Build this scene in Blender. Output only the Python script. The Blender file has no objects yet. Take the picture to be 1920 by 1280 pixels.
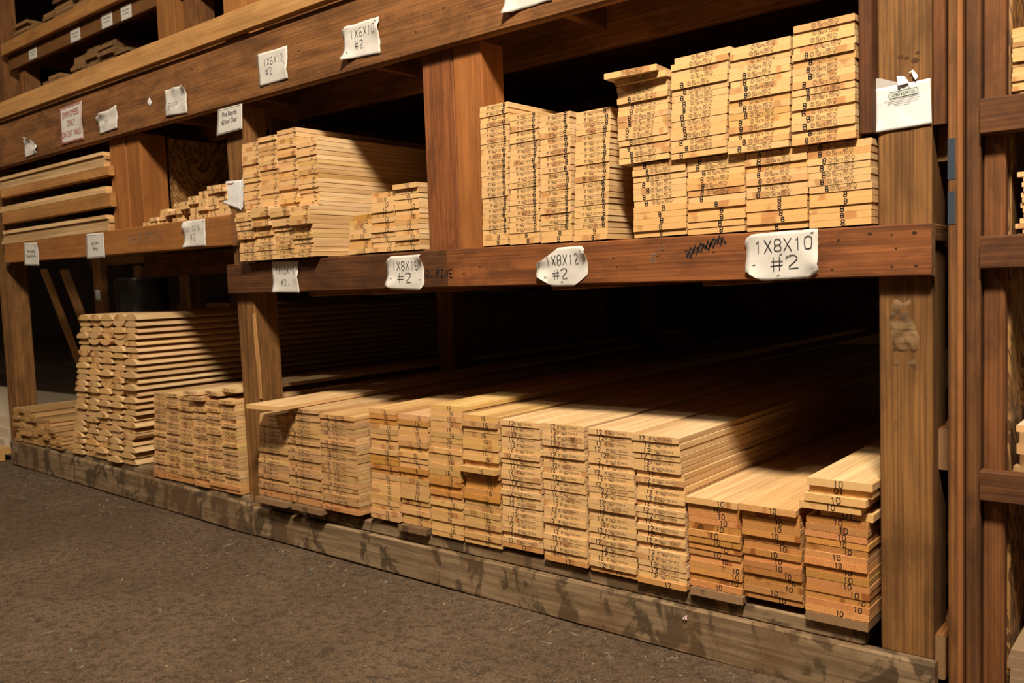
import bpy, math, random
from mathutils import Vector, Matrix, noise

# ------------------------------------------------------------------ camera, light, exposure
sc = bpy.context.scene
COL = sc.collection
cam_d = bpy.data.cameras.new('camera'); cam = bpy.data.objects.new('camera', cam_d); COL.objects.link(cam)
cam_d.sensor_width = 36.0; cam_d.lens = 36.0 * 1640.0 / 1920.0
yaw, pit, rol = (math.radians(a) for a in (-39.6, -3.97, -2.06))
fw = Vector((math.sin(yaw) * math.cos(pit), math.cos(yaw) * math.cos(pit), math.sin(pit)))
r0 = Vector((math.cos(yaw), -math.sin(yaw), 0)); u0 = r0.cross(fw)
rr = math.cos(rol) * r0 + math.sin(rol) * u0; uu = -math.sin(rol) * r0 + math.cos(rol) * u0
cam.matrix_world = Matrix(((rr.x, uu.x, -fw.x, 0), (rr.y, uu.y, -fw.y, -2.49), (rr.z, uu.z, -fw.z, 1.23), (0, 0, 0, 1)))
cam_d.clip_start = 0.05; cam_d.clip_end = 200
cam_d.dof.use_dof = True; cam_d.dof.focus_distance = 3.05; cam_d.dof.aperture_fstop = 4.2
sc.camera = cam

world = bpy.data.worlds.new('barn_air'); sc.world = world; world.use_nodes = True
bg = world.node_tree.nodes['Background']
bg.inputs[0].default_value = (1.0, 0.76, 0.52, 1); bg.inputs[1].default_value = 0.075

def area(name, loc, target, sx, sy, power, color):
    d = bpy.data.lights.new(name, 'AREA'); d.shape = 'RECTANGLE'; d.size = sx; d.size_y = sy
    d.energy = power; d.color = color
    o = bpy.data.objects.new(name, d); COL.objects.link(o); o.location = loc
    o.rotation_euler = (Vector(target) - Vector(loc)).to_track_quat('-Z', 'Y').to_euler()
    return o
area('aisle_ceiling_lamp', (0.25, -2.75, 5.45), (-2.4, 0, 0.9), 1.0, 0.30, 690, (1.0, 0.90, 0.75))
area('left_fill_light', (-6.5, -4.4, 6.2), (-7.5, 0, 1.0), 1.1, 0.35, 150, (1.0, 0.88, 0.72))  # unseen fill light, added to brighten the left bays

vs = sc.view_settings
vs.view_transform = 'Standard'; vs.look = 'None'; vs.gamma = 1.0; vs.use_curve_mapping = False
vs.exposure = -0.02

R = random.Random(7)
rnd = R.uniform

# ------------------------------------------------------------------ materials
def nodes(name):
    m = bpy.data.materials.new(name); m.use_nodes = True
    nt = m.node_tree; b = nt.nodes['Principled BSDF']
    return m, nt, b
def N(nt, t, **k):
    n = nt.nodes.new(t)
    for a, v in k.items():
        if a.startswith('i_'): n.inputs[a[2:].replace('_', ' ')].default_value = v
        else: setattr(n, a, v)
    return n
def mixc(nt, fac, a, b, mode='MIX'):
    n = nt.nodes.new('ShaderNodeMix'); n.data_type = 'RGBA'; n.blend_type = mode
    for s, v in ((0, fac), (6, a), (7, b)):
        if isinstance(v, bpy.types.NodeSocket): nt.links.new(v, n.inputs[s])
        elif s == 0: n.inputs[s].default_value = v
        else: n.inputs[s].default_value = (*v, 1)
    return n.outputs[2]
def ramp(nt, fac, p0, p1):
    n = N(nt, 'ShaderNodeMapRange', interpolation_type='SMOOTHSTEP')
    n.inputs[1].default_value = p0; n.inputs[2].default_value = p1
    nt.links.new(fac, n.inputs[0]); return n.outputs[0]
def math_(nt, op, a, b=0.0, c=0.0):
    n = N(nt, 'ShaderNodeMath', operation=op)
    for i, v in enumerate((a, b, c)):
        if isinstance(v, bpy.types.NodeSocket): nt.links.new(v, n.inputs[i])
        else: n.inputs[i].default_value = v
    return n.outputs[0]
def coords(nt, scale, jitter=True):
    """object coordinates, moved by the object's own random number, then stretched"""
    tc = N(nt, 'ShaderNodeTexCoord'); oi = N(nt, 'ShaderNodeObjectInfo')
    src = tc.outputs['Object']
    if jitter:
        v = N(nt, 'ShaderNodeVectorMath', operation='SCALE'); v.inputs[0].default_value = (3.1, 5.3, 7.7)
        nt.links.new(oi.outputs['Random'], v.inputs['Scale'])
        a = N(nt, 'ShaderNodeVectorMath', operation='ADD')
        nt.links.new(src, a.inputs[0]); nt.links.new(v.outputs[0], a.inputs[1]); src = a.outputs[0]
    mp = N(nt, 'ShaderNodeMapping'); mp.inputs['Scale'].default_value = scale
    nt.links.new(src, mp.inputs['Vector'])
    return mp.outputs[0], oi, src
def noise_(nt, vec, scale, detail=4, rough=.55, dist=0.0):
    n = N(nt, 'ShaderNodeTexNoise'); n.inputs['Scale'].default_value = scale
    n.inputs['Detail'].default_value = detail; n.inputs['Roughness'].default_value = rough
    n.inputs['Distortion'].default_value = dist
    nt.links.new(vec, n.inputs['Vector']); return n.outputs['Fac']
def bump(nt, b, h, strength, dist):
    n = N(nt, 'ShaderNodeBump'); n.inputs['Strength'].default_value = strength; n.inputs['Distance'].default_value = dist
    nt.links.new(h, n.inputs['Height']); nt.links.new(n.outputs[0], b.inputs['Normal'])

def wood(name, light, dark, axis, dirt=None, dirt_amt=0.5, knots=0.0, fine=1.0, rough=.75, bumps=.35, tint=True, grain=.4, blotch=0.0):
    m, nt, b = nodes(name)
    k = {'x': (.06, 1, 1), 'y': (1, .06, 1), 'z': (1, 1, .06)}[axis]
    v, oi, src = coords(nt, tuple(a * 1.0 for a in k))
    g1 = noise_(nt, v, 14, 3, .5, 1.2)
    k2 = tuple(a if a == 1 else .012 for a in k)
    mp = N(nt, 'ShaderNodeMapping'); mp.inputs['Scale'].default_value = k2; nt.links.new(src, mp.inputs['Vector'])
    g2 = noise_(nt, mp.outputs[0], 150 * fine, 3, .6, .3)
    f = math_(nt, 'ADD', math_(nt, 'MULTIPLY', ramp(nt, g1, .32, .68), 1 - grain), math_(nt, 'MULTIPLY', ramp(nt, g2, .36, .64), grain))
    col = mixc(nt, f, dark, light)
    if knots:
        mk = N(nt, 'ShaderNodeMapping'); mk.inputs['Scale'].default_value = tuple(a if a == 1 else .45 for a in k)
        nt.links.new(src, mk.inputs['Vector'])
        vo = N(nt, 'ShaderNodeTexVoronoi'); vo.inputs['Scale'].default_value = 5.0; nt.links.new(mk.outputs[0], vo.inputs['Vector'])
        kk = ramp(nt, vo.outputs['Distance'], .085, .05)
        sep = N(nt, 'ShaderNodeSeparateColor'); nt.links.new(vo.outputs['Color'], sep.inputs[0])
        gate = ramp(nt, sep.outputs[0], 1 - knots - .01, 1 - knots)
        col = mixc(nt, math_(nt, 'MULTIPLY', math_(nt, 'MULTIPLY', kk, gate), .85), col, tuple(c * .28 for c in dark))
    if dirt:
        d1 = noise_(nt, v, 3.2, 5, .65, .6)
        col = mixc(nt, math_(nt, 'MULTIPLY', ramp(nt, d1, .45, .75), dirt_amt), col, dirt)
    if blotch:
        mb = N(nt, 'ShaderNodeMapping'); mb.inputs['Scale'].default_value = tuple(a if a == 1 else .35 for a in k)
        nt.links.new(src, mb.inputs['Vector'])
        bn = noise_(nt, mb.outputs[0], 9, 6, .68, .5)
        col = mixc(nt, math_(nt, 'MULTIPLY', ramp(nt, bn, .60, .34), blotch), col, tuple(c * .42 for c in dark))
        col = mixc(nt, math_(nt, 'MULTIPLY', ramp(nt, bn, .58, .78), blotch * .5), col, tuple(min(1, c * 1.35) for c in light))
    if tint: col = mixc(nt, 1.0, col, oi.outputs['Color'], 'MULTIPLY')
    nt.links.new(col, b.inputs['Base Color']); b.inputs['Roughness'].default_value = rough
    b.inputs['Specular IOR Level'].default_value = .25
    bump(nt, b, math_(nt, 'ADD', g2, g1), bumps, .002)
    return m

def end_grain(name, light, dark, blotch, amt, ringw=.6, freq=230.0):
    m, nt, b = nodes(name)
    v, oi, src = coords(nt, (1, 1, 1), False)
    rn = oi.outputs['Random']
    cx = math_(nt, 'MULTIPLY_ADD', rn, .36, -.18)
    cz = math_(nt, 'MULTIPLY_ADD', math_(nt, 'FRACT', math_(nt, 'MULTIPLY', rn, 37.7)), .34, -.17)
    sp = N(nt, 'ShaderNodeSeparateXYZ'); nt.links.new(v, sp.inputs[0])
    dx = math_(nt, 'SUBTRACT', sp.outputs[0], cx); dz = math_(nt, 'SUBTRACT', sp.outputs[2], cz)
    rad = math_(nt, 'SQRT', math_(nt, 'ADD', math_(nt, 'MULTIPLY', dx, dx), math_(nt, 'MULTIPLY', dz, dz)))
    v4 = N(nt, 'ShaderNodeTexNoise', noise_dimensions='4D'); nt.links.new(v, v4.inputs['Vector'])
    nt.links.new(math_(nt, 'MULTIPLY', rn, 91.0), v4.inputs['W'])
    v4.inputs['Scale'].default_value = 11; v4.inputs['Detail'].default_value = 2
    wob = math_(nt, 'MULTIPLY_ADD', v4.outputs['Fac'], .012, rad)
    ring = math_(nt, 'FRACT', math_(nt, 'MULTIPLY', wob, freq))
    rg = math_(nt, 'POWER', ring, 2.2)
    fine = N(nt, 'ShaderNodeTexNoise', noise_dimensions='4D'); nt.links.new(v, fine.inputs['Vector'])
    nt.links.new(math_(nt, 'MULTIPLY', rn, 33.0), fine.inputs['W'])
    fine.inputs['Scale'].default_value = 420; fine.inputs['Detail'].default_value = 2
    f = math_(nt, 'ADD', math_(nt, 'MULTIPLY', rg, ringw), math_(nt, 'MULTIPLY', ramp(nt, fine.outputs['Fac'], .35, .7), .4))
    col = mixc(nt, f, light, dark)
    bl = N(nt, 'ShaderNodeTexNoise', noise_dimensions='4D')
    mp = N(nt, 'ShaderNodeMapping'); mp.inputs['Scale'].default_value = (1, 1, .45); nt.links.new(v, mp.inputs['Vector'])
    nt.links.new(mp.outputs[0], bl.inputs['Vector']); nt.links.new(math_(nt, 'MULTIPLY', rn, 57.0), bl.inputs['W'])
    bl.inputs['Scale'].default_value = 13; bl.inputs['Detail'].default_value = 1.0
    bf = math_(nt, 'MULTIPLY', ramp(nt, bl.outputs['Fac'], .585, .64), amt)
    col = mixc(nt, bf, col, blotch)
    kn = ramp(nt, bl.outputs['Fac'], .735, .755)
    col = mixc(nt, math_(nt, 'MULTIPLY', kn, .85), col, tuple(c * .35 for c in blotch))
    col = mixc(nt, 1.0, col, oi.outputs['Color'], 'MULTIPLY')
    nt.links.new(col, b.inputs['Base Color']); b.inputs['Roughness'].default_value = .85
    b.inputs['Specular IOR Level'].default_value = .15
    bump(nt, b, fine.outputs['Fac'], .25, .001)
    return m

def plain(name, col, rough=.7, metal=0.0, spec=.3):
    m, nt, b = nodes(name)
    b.inputs['Base Color'].default_value = (*col, 1); b.inputs['Roughness'].default_value = rough
    b.inputs['Metallic'].default_value = metal; b.inputs['Specular IOR Level'].default_value = spec
    v, oi, s = coords(nt, (1, 1, 1)); h = noise_(nt, v, 60, 3)
    c = mixc(nt, h, tuple(x * .88 for x in col), tuple(min(1, x * 1.08) for x in col))
    nt.links.new(c, b.inputs['Base Color'])
    return m

PINE = wood('pine_face', (.80, .56, .30), (.50, .29, .118), 'y', knots=.32, bumps=.12, grain=.42, blotch=.12)
PINE_END = end_grain('pine_end', (.75, .465, .205), (.53, .295, .115), (.40, .17, .06), .66)
RING_END = end_grain('ringed_pine_end', (.80, .50, .215), (.50, .25, .085), (.34, .135, .045), .85, 1.0, 170.0)
KNOTTY_END = end_grain('knotty_pine_end', (.74, .46, .225), (.54, .31, .14), (.38, .155, .065), .66)
AGED = wood('aged_board', (.24, .125, .05), (.13, .06, .022), 'y', dirt=(.05, .03, .015), bumps=.3)
AGED_END = end_grain('aged_board_end', (.27, .14, .055), (.15, .075, .028), (.08, .04, .015), .5)
GREYB = wood('weathered_board', (.27, .165, .085), (.14, .08, .04), 'y', dirt=(.07, .05, .035), bumps=.4)
GREYB_END = end_grain('weathered_board_end', (.32, .19, .095), (.17, .095, .045), (.09, .05, .022), .7)
INK = plain('black_marker_ink', (.012, .010, .012), .6)
STAMP = plain('mill_stamp_ink', (.115, .062, .028), .8)
PENCIL = plain('grey_pencil_line', (.17, .14, .11), .8)
REDINK = plain('red_sign_ink', (.36, .035, .03), .6)
PAPER = plain('white_paper', (.60, .545, .47), .8)
PAPERW = plain('bright_white_paper', (.70, .66, .62), .7)
GREYPAPER = plain('grey_paper_lining', (.46, .41, .36), .85)  # greyer paper of the envelope's torn back
GREEN = plain('faded_green_print', (.50, .53, .45), .8)
STEEL = plain('galvanized_steel', (.45, .46, .46), .35, .85, .5)
BLUEP = plain('blue_paint', (.030, .040, .050), .8)
CHAR = plain('dark_drum_steel', (.035, .028, .024), .22, .2, .6)
DARKW = {a: wood('old_fir_' + a, (.30, .122, .035), (.130, .048, .0125), a, dirt=(.07, .030, .010), dirt_amt=.45, knots=.12, bumps=.6, grain=.62, blotch=.6) for a in 'xyz'}
REDW = {a: wood('red_fir_' + a, (.29, .093, .024), (.13, .039, .0105), a, dirt=(.065, .022, .008), dirt_amt=.4, knots=.16, bumps=.5, grain=.6, blotch=.6) for a in 'xyz'}
LIGHTW = {a: wood('newer_fir_' + a, (.56, .29, .095), (.38, .175, .05), a, dirt=(.24, .11, .034), dirt_amt=.35, knots=.12, bumps=.3, grain=.5, blotch=.3) for a in 'xyz'}
OLDEND = end_grain('old_timber_end', (.30, .16, .07), (.15, .075, .03), (.08, .04, .02), .6)
MDF = plain('brown_fibreboard', (.25, .155, .082), .85)
PALE = plain('pale_plywood_face', (.55, .43, .28), .8)

def curb_mat():
    m, nt, b = nodes('stained_curb_timber')
    v, oi, src = coords(nt, (.05, 1, 1))
    g = noise_(nt, v, 60, 4, .6, .4)
    col = mixc(nt, ramp(nt, g, .3, .7), (.145, .090, .045), (.295, .192, .102))
    mp = N(nt, 'ShaderNodeMapping'); mp.inputs['Scale'].default_value = (1, 1, .75); nt.links.new(src, mp.inputs['Vector'])
    s1 = noise_(nt, mp.outputs[0], 8.0, 7, .62, .7)
    st = ramp(nt, s1, .475, .545)
    col = mixc(nt, math_(nt, 'MULTIPLY', st, .8), col, (.048, .030, .015))
    s2 = noise_(nt, mp.outputs[0], 3.0, 6, .65)
    col = mixc(nt, math_(nt, 'MULTIPLY', ramp(nt, s2, .45, .65), .65), col, (.14, .072, .030))
    nt.links.new(col, b.inputs['Base Color']); b.inputs['Roughness'].default_value = .85
    b.inputs['Specular IOR Level'].default_value = .2
    bump(nt, b, g, .5, .003)
    return m
CURB = curb_mat()

def panel_mat():
    m, nt, b = nodes('swirled_plywood')
    v, oi, src = coords(nt, (1, .5, .35))
    d = noise_(nt, v, 5, 4, .6, 2.5)
    w = math_(nt, 'FRACT', math_(nt, 'MULTIPLY', d, 9.0))
    col = mixc(nt, ramp(nt, w, .15, .85), (.10, .040, .010), (.32, .16, .045))
    col = mixc(nt, ramp(nt, noise_(nt, v, 3, 3), .5, .7), col, (.10, .045, .02))
    nt.links.new(col, b.inputs['Base Color']); b.inputs['Roughness'].default_value = .6
    bump(nt, b, w, .25, .002)
    return m
PLY = panel_mat()

def dirt_mat():
    m, nt, b = nodes('packed_dirt')
    tc = N(nt, 'ShaderNodeTexCoord'); v = tc.outputs['Object']
    a = noise_(nt, v, 1.1, 6, .62); c = noise_(nt, v, 26, 6, .7); d = noise_(nt, v, 190, 3, .7)
    col = mixc(nt, ramp(nt, a, .35, .68), (.108, .067, .038), (.165, .106, .063))
    col = mixc(nt, math_(nt, 'MULTIPLY', ramp(nt, c, .44, .66), .75), col, (.046, .029, .017))
    col = mixc(nt, math_(nt, 'MULTIPLY', ramp(nt, d, .54, .66), .7), col, (.19, .128, .078))
    e_ = noise_(nt, v, 95, 4, .75)
    col = mixc(nt, math_(nt, 'MULTIPLY', ramp(nt, e_, .50, .36), .6), col, (.034, .021, .012))
    vo = N(nt, 'ShaderNodeTexVoronoi'); vo.inputs['Scale'].default_value = 75; nt.links.new(v, vo.inputs['Vector'])
    sep = N(nt, 'ShaderNodeSeparateColor'); nt.links.new(vo.outputs['Color'], sep.inputs[0])
    peb = math_(nt, 'MULTIPLY', ramp(nt, vo.outputs['Distance'], .36, .28), ramp(nt, sep.outputs[0], .72, .74))
    col = mixc(nt, math_(nt, 'MULTIPLY', peb, .6), col, (.10, .083, .068))
    nt.links.new(col, b.inputs['Base Color']); b.inputs['Roughness'].default_value = 1.0
    b.inputs['Specular IOR Level'].default_value = .12
    h = math_(nt, 'ADD', math_(nt, 'MULTIPLY', c, .8), math_(nt, 'ADD', math_(nt, 'MULTIPLY', d, .25), math_(nt, 'MULTIPLY', peb, .35)))
    bump(nt, b, h, 1.0, .016)
    return m
DIRT = dirt_mat()
WALLM = wood('barn_wall_boards', (.05, .026, .011), (.03, .015, .006), 'z', bumps=.3)

# ------------------------------------------------------------------ mesh helpers
def obj(name, verts, faces, mats, parent=None, origin=(0, 0, 0), slots=None, smooth=False):
    me = bpy.data.meshes.new(name)
    ox, oy, oz = origin
    me.from_pydata([(x - ox, y - oy, z - oz) for x, y, z in verts], [], faces)
    for m in (mats if isinstance(mats, (list, tuple)) else [mats]): me.materials.append(m)
    if slots: me.polygons.foreach_set('material_index', slots)
    if smooth: me.polygons.foreach_set('use_smooth', [True] * len(me.polygons))
    me.update()
    o = bpy.data.objects.new(name, me); COL.objects.link(o)
    o.location = origin
    if parent is not None:
        o.parent = parent
        o.location = Vector(origin) - parent.location
    return o
def tag(o, label, cat, group=None, kind=None):
    if label: o['label'] = label
    if cat: o['category'] = cat
    if group: o['group'] = group
    if kind: o['kind'] = kind
    return o
def thing(name, loc, label, cat, group=None):
    o = bpy.data.objects.new(name, None); COL.objects.link(o); o.location = loc; o.empty_display_size = .1
    return tag(o, label, cat, group)
BF = [(0, 3, 2, 1), (4, 5, 6, 7), (0, 1, 5, 4), (1, 2, 6, 5), (2, 3, 7, 6), (3, 0, 4, 7)]
def beam(name, x0, x1, y0, y1, z0, z1, mat, parent, dz0=0.0, dz1=0.0, dx=0.0, ends=None, ch=.004):
    """a timber with worn (chamfered) long edges; dz0/dz1 shift bottom/top at the x1 end, dx shifts the top in x"""
    L = [x1 - x0, y1 - y0, z1 - z0]; ax = L.index(max(L))
    c = min(ch, min(L) * .2)
    o = [a for a in (0, 1, 2) if a != ax]
    lo = (x0, y0, z0); hi = (x1, y1, z1)
    a, b = o
    P = [(lo[a] + c, lo[b]), (hi[a] - c, lo[b]), (hi[a], lo[b] + c), (hi[a], hi[b] - c), (hi[a] - c, hi[b]), (lo[a] + c, hi[b]), (lo[a], hi[b] - c), (lo[a], lo[b] + c)]
    V = []
    for e in (lo[ax], hi[ax]):
        for p, q in P:
            v = [0, 0, 0]; v[ax] = e; v[a] = p; v[b] = q
            t = (v[0] - x0) / (x1 - x0); s = (v[2] - z0) / (z1 - z0)
            v[2] += t * (dz0 * (1 - s) + dz1 * s); v[0] += dx * s
            V.append(tuple(v))
    F = [tuple(range(7, -1, -1)), tuple(range(8, 16))] + [(i, (i + 1) % 8, 8 + (i + 1) % 8, 8 + i) for i in range(8)]
    if ax == 1: F = [tuple(reversed(f)) for f in F]
    ms = [mat, ends] if ends else [mat]
    return obj(name, V, F, ms, parent, ((x0 + x1) / 2, (y0 + y1) / 2, (z0 + z1) / 2), [1, 1] + [0] * 8 if ends else None)

# stroke lettering (grid 4 x 6)
FONT = {'0': '103041453616050110', '1': '152620', '2': '05163645440040', '3': '05163645443342413010 01 1333'.replace(' 01', '01'), '4': '360242', '5': '46060333424130100 1'.replace(' ', ''),
 '6': '3616050110304142331302', '7': '064620', '8': '13040516364544331302011030414233', '9': '10304145361605041333 44'.replace(' ', ''),
 'A': '002640 1232', 'B': '0006364544330 3 3342413000'.replace('0 3', '03'), 'C': '4536160501103041', 'D': '00062644422000', 'E': '46060040 0333', 'H': '0006 4046 0343',
 'I': '2026 1030 1636', 'K': '0006 460340', 'L': '060040', 'M': '0006234640', 'N': '00064046', 'O': '103041453616050110', 'P': '00063645443303', 'R': '00063645443303 2340',
 'S': '453616050413334241301001', 'T': '0646 2026', 'U': '060110304146', 'V': '062046', 'W': '0610233046', 'X': '0046 0640', 'Y': '0623 4623 2320', '#': '1016 3036 0242 0444',
 '&': '40051626340110204 2'.replace(' ', ''), '-': '1333', '.': '2021', '|': '2026', '?': '051636453322 2021', '~': '0213223324', 'x': '0044 0440'}
def strokes(text, h, wr=.62, gap=.28):
    """list of polylines (x, y) and the total width; h is the letter height"""
    out = []; x = 0.0; w = h * wr
    for ch in text:
        if ch == ' ': x += w * .7; continue
        for part in FONT.get(ch, '').split(' '):
            pts = [(x + int(part[i]) / 4 * w, int(part[i + 1]) / 6 * h) for i in range(0, len(part) - 1, 2)]
            if len(pts) > 1: out.append(pts)
        x += w + h * gap
    return out, max(x - h * gap, 0)
def ribbons(polys, pen):
    V, F = [], []
    for pts in polys:
        n = len(pts); base = len(V)
        for i, (x, y) in enumerate(pts):
            a = pts[max(i - 1, 0)]; b = pts[min(i + 1, n - 1)]
            dx, dy = b[0] - a[0], b[1] - a[1]; l = math.hypot(dx, dy) or 1
            nx, ny = -dy / l * pen / 2, dx / l * pen / 2
            ex = ey = 0
            if i in (0, n - 1):
                s = -1 if i == 0 else 1; ex, ey = dx / l * pen * .4 * s, dy / l * pen * .4 * s
            V += [(x + nx + ex, y + ny + ey), (x - nx + ex, y - ny + ey)]
        F += [(base + 2 * i, base + 2 * i + 1, base + 2 * i + 3, base + 2 * i + 2) for i in range(n - 1)]
    return V, F
def wobble(polys, h):
    out = []
    for pts in polys:
        pts = [(x + R.uniform(-.035, .035) * h, y + R.uniform(-.035, .035) * h) for x, y in pts]
        if len(pts) > 4:
            q = [pts[0]]
            for a, b in zip(pts, pts[1:]):
                q += [(a[0] * .72 + b[0] * .28, a[1] * .72 + b[1] * .28), (a[0] * .28 + b[0] * .72, a[1] * .28 + b[1] * .72)]
            pts = q + [pts[-1]]
        out.append(pts)
    return out
def turn(V, ang, cx, cy, dx, dy):
    c, s = math.cos(ang), math.sin(ang)
    return [((x - cx) * c - (y - cy) * s + dx, (x - cx) * s + (y - cy) * c + dy) for x, y in V]
def circle(r, n=12, cx=0, cy=0):
    return [(cx + r * math.cos(2 * math.pi * i / n), cy + r * math.sin(2 * math.pi * i / n)) for i in range(n + 1)]
def stamp_marks(kind):
    """a mill's grade stamp: round mark, two lines of small capitals, tree mark"""
    P = []
    if kind == 'wide':
        P += [circle(.0062), circle(.0035, 8)]
        a, w = strokes('2&BTR COM', .0072, .5, .26); P += [[(x + .010, y - .0062) for x, y in p] for p in a]
        a, w2 = strokes('H27', .0045, .5, .3); P += [[(x + .0105, y + .0028) for x, y in p] for p in a]
        a, w2 = strokes('KDHT', .0045, .5, .3); P += [[(x + .010 + w - w2, y + .0028) for x, y in p] for p in a]
        c = .010 + w + .008
        P += [circle(.0052, 10, c, .0015), [(c, .0015), (c, -.0068)], [(c - .003, -.0068), (c + .003, -.0068)]]
        return P, c + .006
    P += [circle(.0045, 8), [(-.004, -.0052), (.004, .005)], [(-.004, .002), (.004, .002)]]
    a, w = strokes('2&BTR COM', .0082, .5, .24); P += [[(x + .009, y - .004) for x, y in p] for p in a]
    a, w2 = strokes('KD S3', .004, .5, .3); P += [[(x + .018, y - .0075) for x, y in p] for p in a]
    a, w3 = strokes('PPLP', .0062, .5, .3); P += [[(x + .013 + w, y - .004) for x, y in p] for p in a]
    return P, .013 + w + w3
STAMPS = {k: stamp_marks(k) for k in ('wide', 'narrow')}

def board_mesh(name, w, t, L, mats, marks=(), prof=None, ch=.0014):
    """front end at y = 0, bottom at z = 0, centred in x; marks: (V2d, F, slot) on the front end"""
    if prof is None:
        h = w / 2; c = min(ch, t * .2)
        prof = [(-h + c, 0), (h - c, 0), (h, c), (h, t - c), (h - c, t), (-h + c, t), (-h, t - c), (-h, c)]
    n = len(prof)
    V = [(x, 0, z) for x, z in prof] + [(x, L, z) for x, z in prof]
    F = [tuple(range(n)), tuple(range(2 * n - 1, n - 1, -1))] + [((i + 1) % n, i, n + i, n + (i + 1) % n) for i in range(n)]
    S = [1, 1] + [0] * n
    for mv, mf, slot in marks:
        b = len(V); V += [(x, -.0005, z) for x, z in mv]; F += [tuple(b + i for i in f) for f in mf]; S += [slot] * len(mf)
    me = bpy.data.meshes.new(name); me.from_pydata(V, [], F)
    for m in mats: me.materials.append(m)
    me.polygons.foreach_set('material_index', S); me.update()
    return me
def place(name, me, loc, rot=(0, 0, 0), color=(1, 1, 1)):
    o = bpy.data.objects.new(name, me); COL.objects.link(o)
    o.location = loc; o.rotation_euler = rot; o.color = (*color, 1)
    return o

ORD = ('first second third fourth fifth sixth seventh eighth ninth tenth eleventh twelfth thirteenth fourteenth fifteenth sixteenth seventeenth '
       'eighteenth nineteenth twentieth').split() + ['twenty-' + a for a in 'first second third fourth fifth sixth seventh eighth ninth'.split()] + ['thirtieth', 'thirty-first', 'thirty-second']
def mark_set(w, t, spec):
    """spec: text, its place across the end (0..1), its turn, stamp kind, stamp place"""
    out = []
    if spec.get('stamp') and R.random() < spec.get('sp', 1):
        P, sw = STAMPS[spec['stamp']]
        V, F = ribbons(P, .0010)
        x0 = -w / 2 + w * spec['su'] + rnd(-.006, .006)
        out.append(([(x + x0, y + t * .52) for x, y in V], F, 3))
    if spec.get('text') and R.random() < spec.get('tp', 1.1):
        h = t * rnd(.70, .86)
        P, tw = strokes(spec['text'], h, rnd(.52, .68), .24)
        V, F = ribbons(wobble(P, h), spec.get('pen', .0023))
        V = turn(V, spec.get('rot', 0) + rnd(-.15, .12), tw / 2, h / 2, -w / 2 + w * spec['u'] + rnd(-1, 1) * spec.get('uj', .006), t / 2)
        lim = t / 2 - .0008
        V = [(x, t / 2 + max(-lim, min(lim, z - t / 2))) for x, z in V]
        out.append((V, F, 2))
    return out
def pale():
    v = rnd(.90, 1.04); g = rnd(.95, 1.0); return (v, v * g, v * g * rnd(.90, 1.02))
def warm():
    v = rnd(.80, 1.0); return (v, v * rnd(.84, .93), v * rnd(.62, .82))
def reddish():
    v = rnd(.74, 1.0); return (v, v * rnd(.86, .96), v * rnd(.66, .84))
def tan_():
    v = rnd(.64, .92); return (v, v * rnd(.85, .95), v * rnd(.66, .84))
def honey():
    v = rnd(.58, .96); return (v, v * rnd(.69, .80), v * rnd(.42, .62))
def orange():
    v = rnd(.64, .84); return (v, v * rnd(.70, .80), v * rnd(.30, .48))

def stack(name, cat, group, label, xb, xt, z0, z1, n, L, spec, y0=0.0, yj=.008, xj=.002, tilt=0.0, tint=pale, mats=None, special=None, gap=.004, base=None, sway=.0):
    """one column of boards, each an object of its own. xb/xt: left and right edge at the bottom and at the top"""
    mats = mats or [PINE, PINE_END, INK, STAMP]
    p = (z1 - z0) / n
    sh = 0.0
    for k in range(n):
        f = k / max(n - 1, 1)
        a = xb[0] + (xt[0] - xb[0]) * f; b = xb[1] + (xt[1] - xb[1]) * f
        w = b - a - gap; t = p - .0007
        if k % 5 == 0: sh = rnd(-1, 1) * sway
        sp = dict(spec)
        dx = dy = dzr = drx = 0.0; col = tint(); w2 = w
        if special and (n - 1 - k) in special:
            q = special[n - 1 - k]
            dx, dy, dzr = q.get('dx', 0), q.get('dy', 0), q.get('rz', 0); sp.update(q.get('spec', {})); col = q.get('col', col); w2 = q.get('w', w)
        mm = mats
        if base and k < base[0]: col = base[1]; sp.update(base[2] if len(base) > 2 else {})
        me = board_mesh(name, w2, t, L, mm, mark_set(w2, t, sp))
        o = place(name, me, ((a + b) / 2 + rnd(-xj, xj) + dx, y0 + sh + rnd(-yj, yj) + dy, z0 + k * p), (0, -tilt, dzr), col)
        tag(o, label.format(ORD[n - 1 - k]), cat, group)

# ------------------------------------------------------------------ the setting
def ground():
    V, F = [], []
    nx, ny = 150, 110
    X0, X1, Y0, Y1 = -26., 7., -9., 11.
    for j in range(ny + 1):
        for i in range(nx + 1):
            x = X0 + (X1 - X0) * i / nx; y = Y0 + (Y1 - Y0) * j / ny
            z = .045 * min(max((-x - 4.0) / 2.8, 0), 1)
            z += .012 * noise.noise((x * .9, y * .9, 3.)) + .005 * noise.noise((x * 3.1, y * 3.1, 9.)) - .006
            if y > -.1: z = min(z, .045) - .0
            V.append((x, y, z))
    for j in range(ny):
        for i in range(nx):
            a = j * (nx + 1) + i; F.append((a, a + 1, a + nx + 2, a + nx + 1))
    o = obj('floor', V, F, DIRT, smooth=True); o['kind'] = 'structure'
    return o
ground()
def gz(x, y):
    z = .045 * min(max((-x - 4.0) / 2.8, 0), 1)
    return z + .012 * noise.noise((x * .9, y * .9, 3.)) + .005 * noise.noise((x * 3.1, y * 3.1, 9.)) - .006
def slab(name, x0, x1, y0, y1, z0, z1, mat):
    V = [(x0, y0, z0), (x1, y0, z0), (x1, y1, z0), (x0, y1, z0), (x0, y0, z1), (x1, y0, z1), (x1, y1, z1), (x0, y1, z1)]
    o = obj(name, V, BF, mat); o['kind'] = 'structure'; return o
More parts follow.
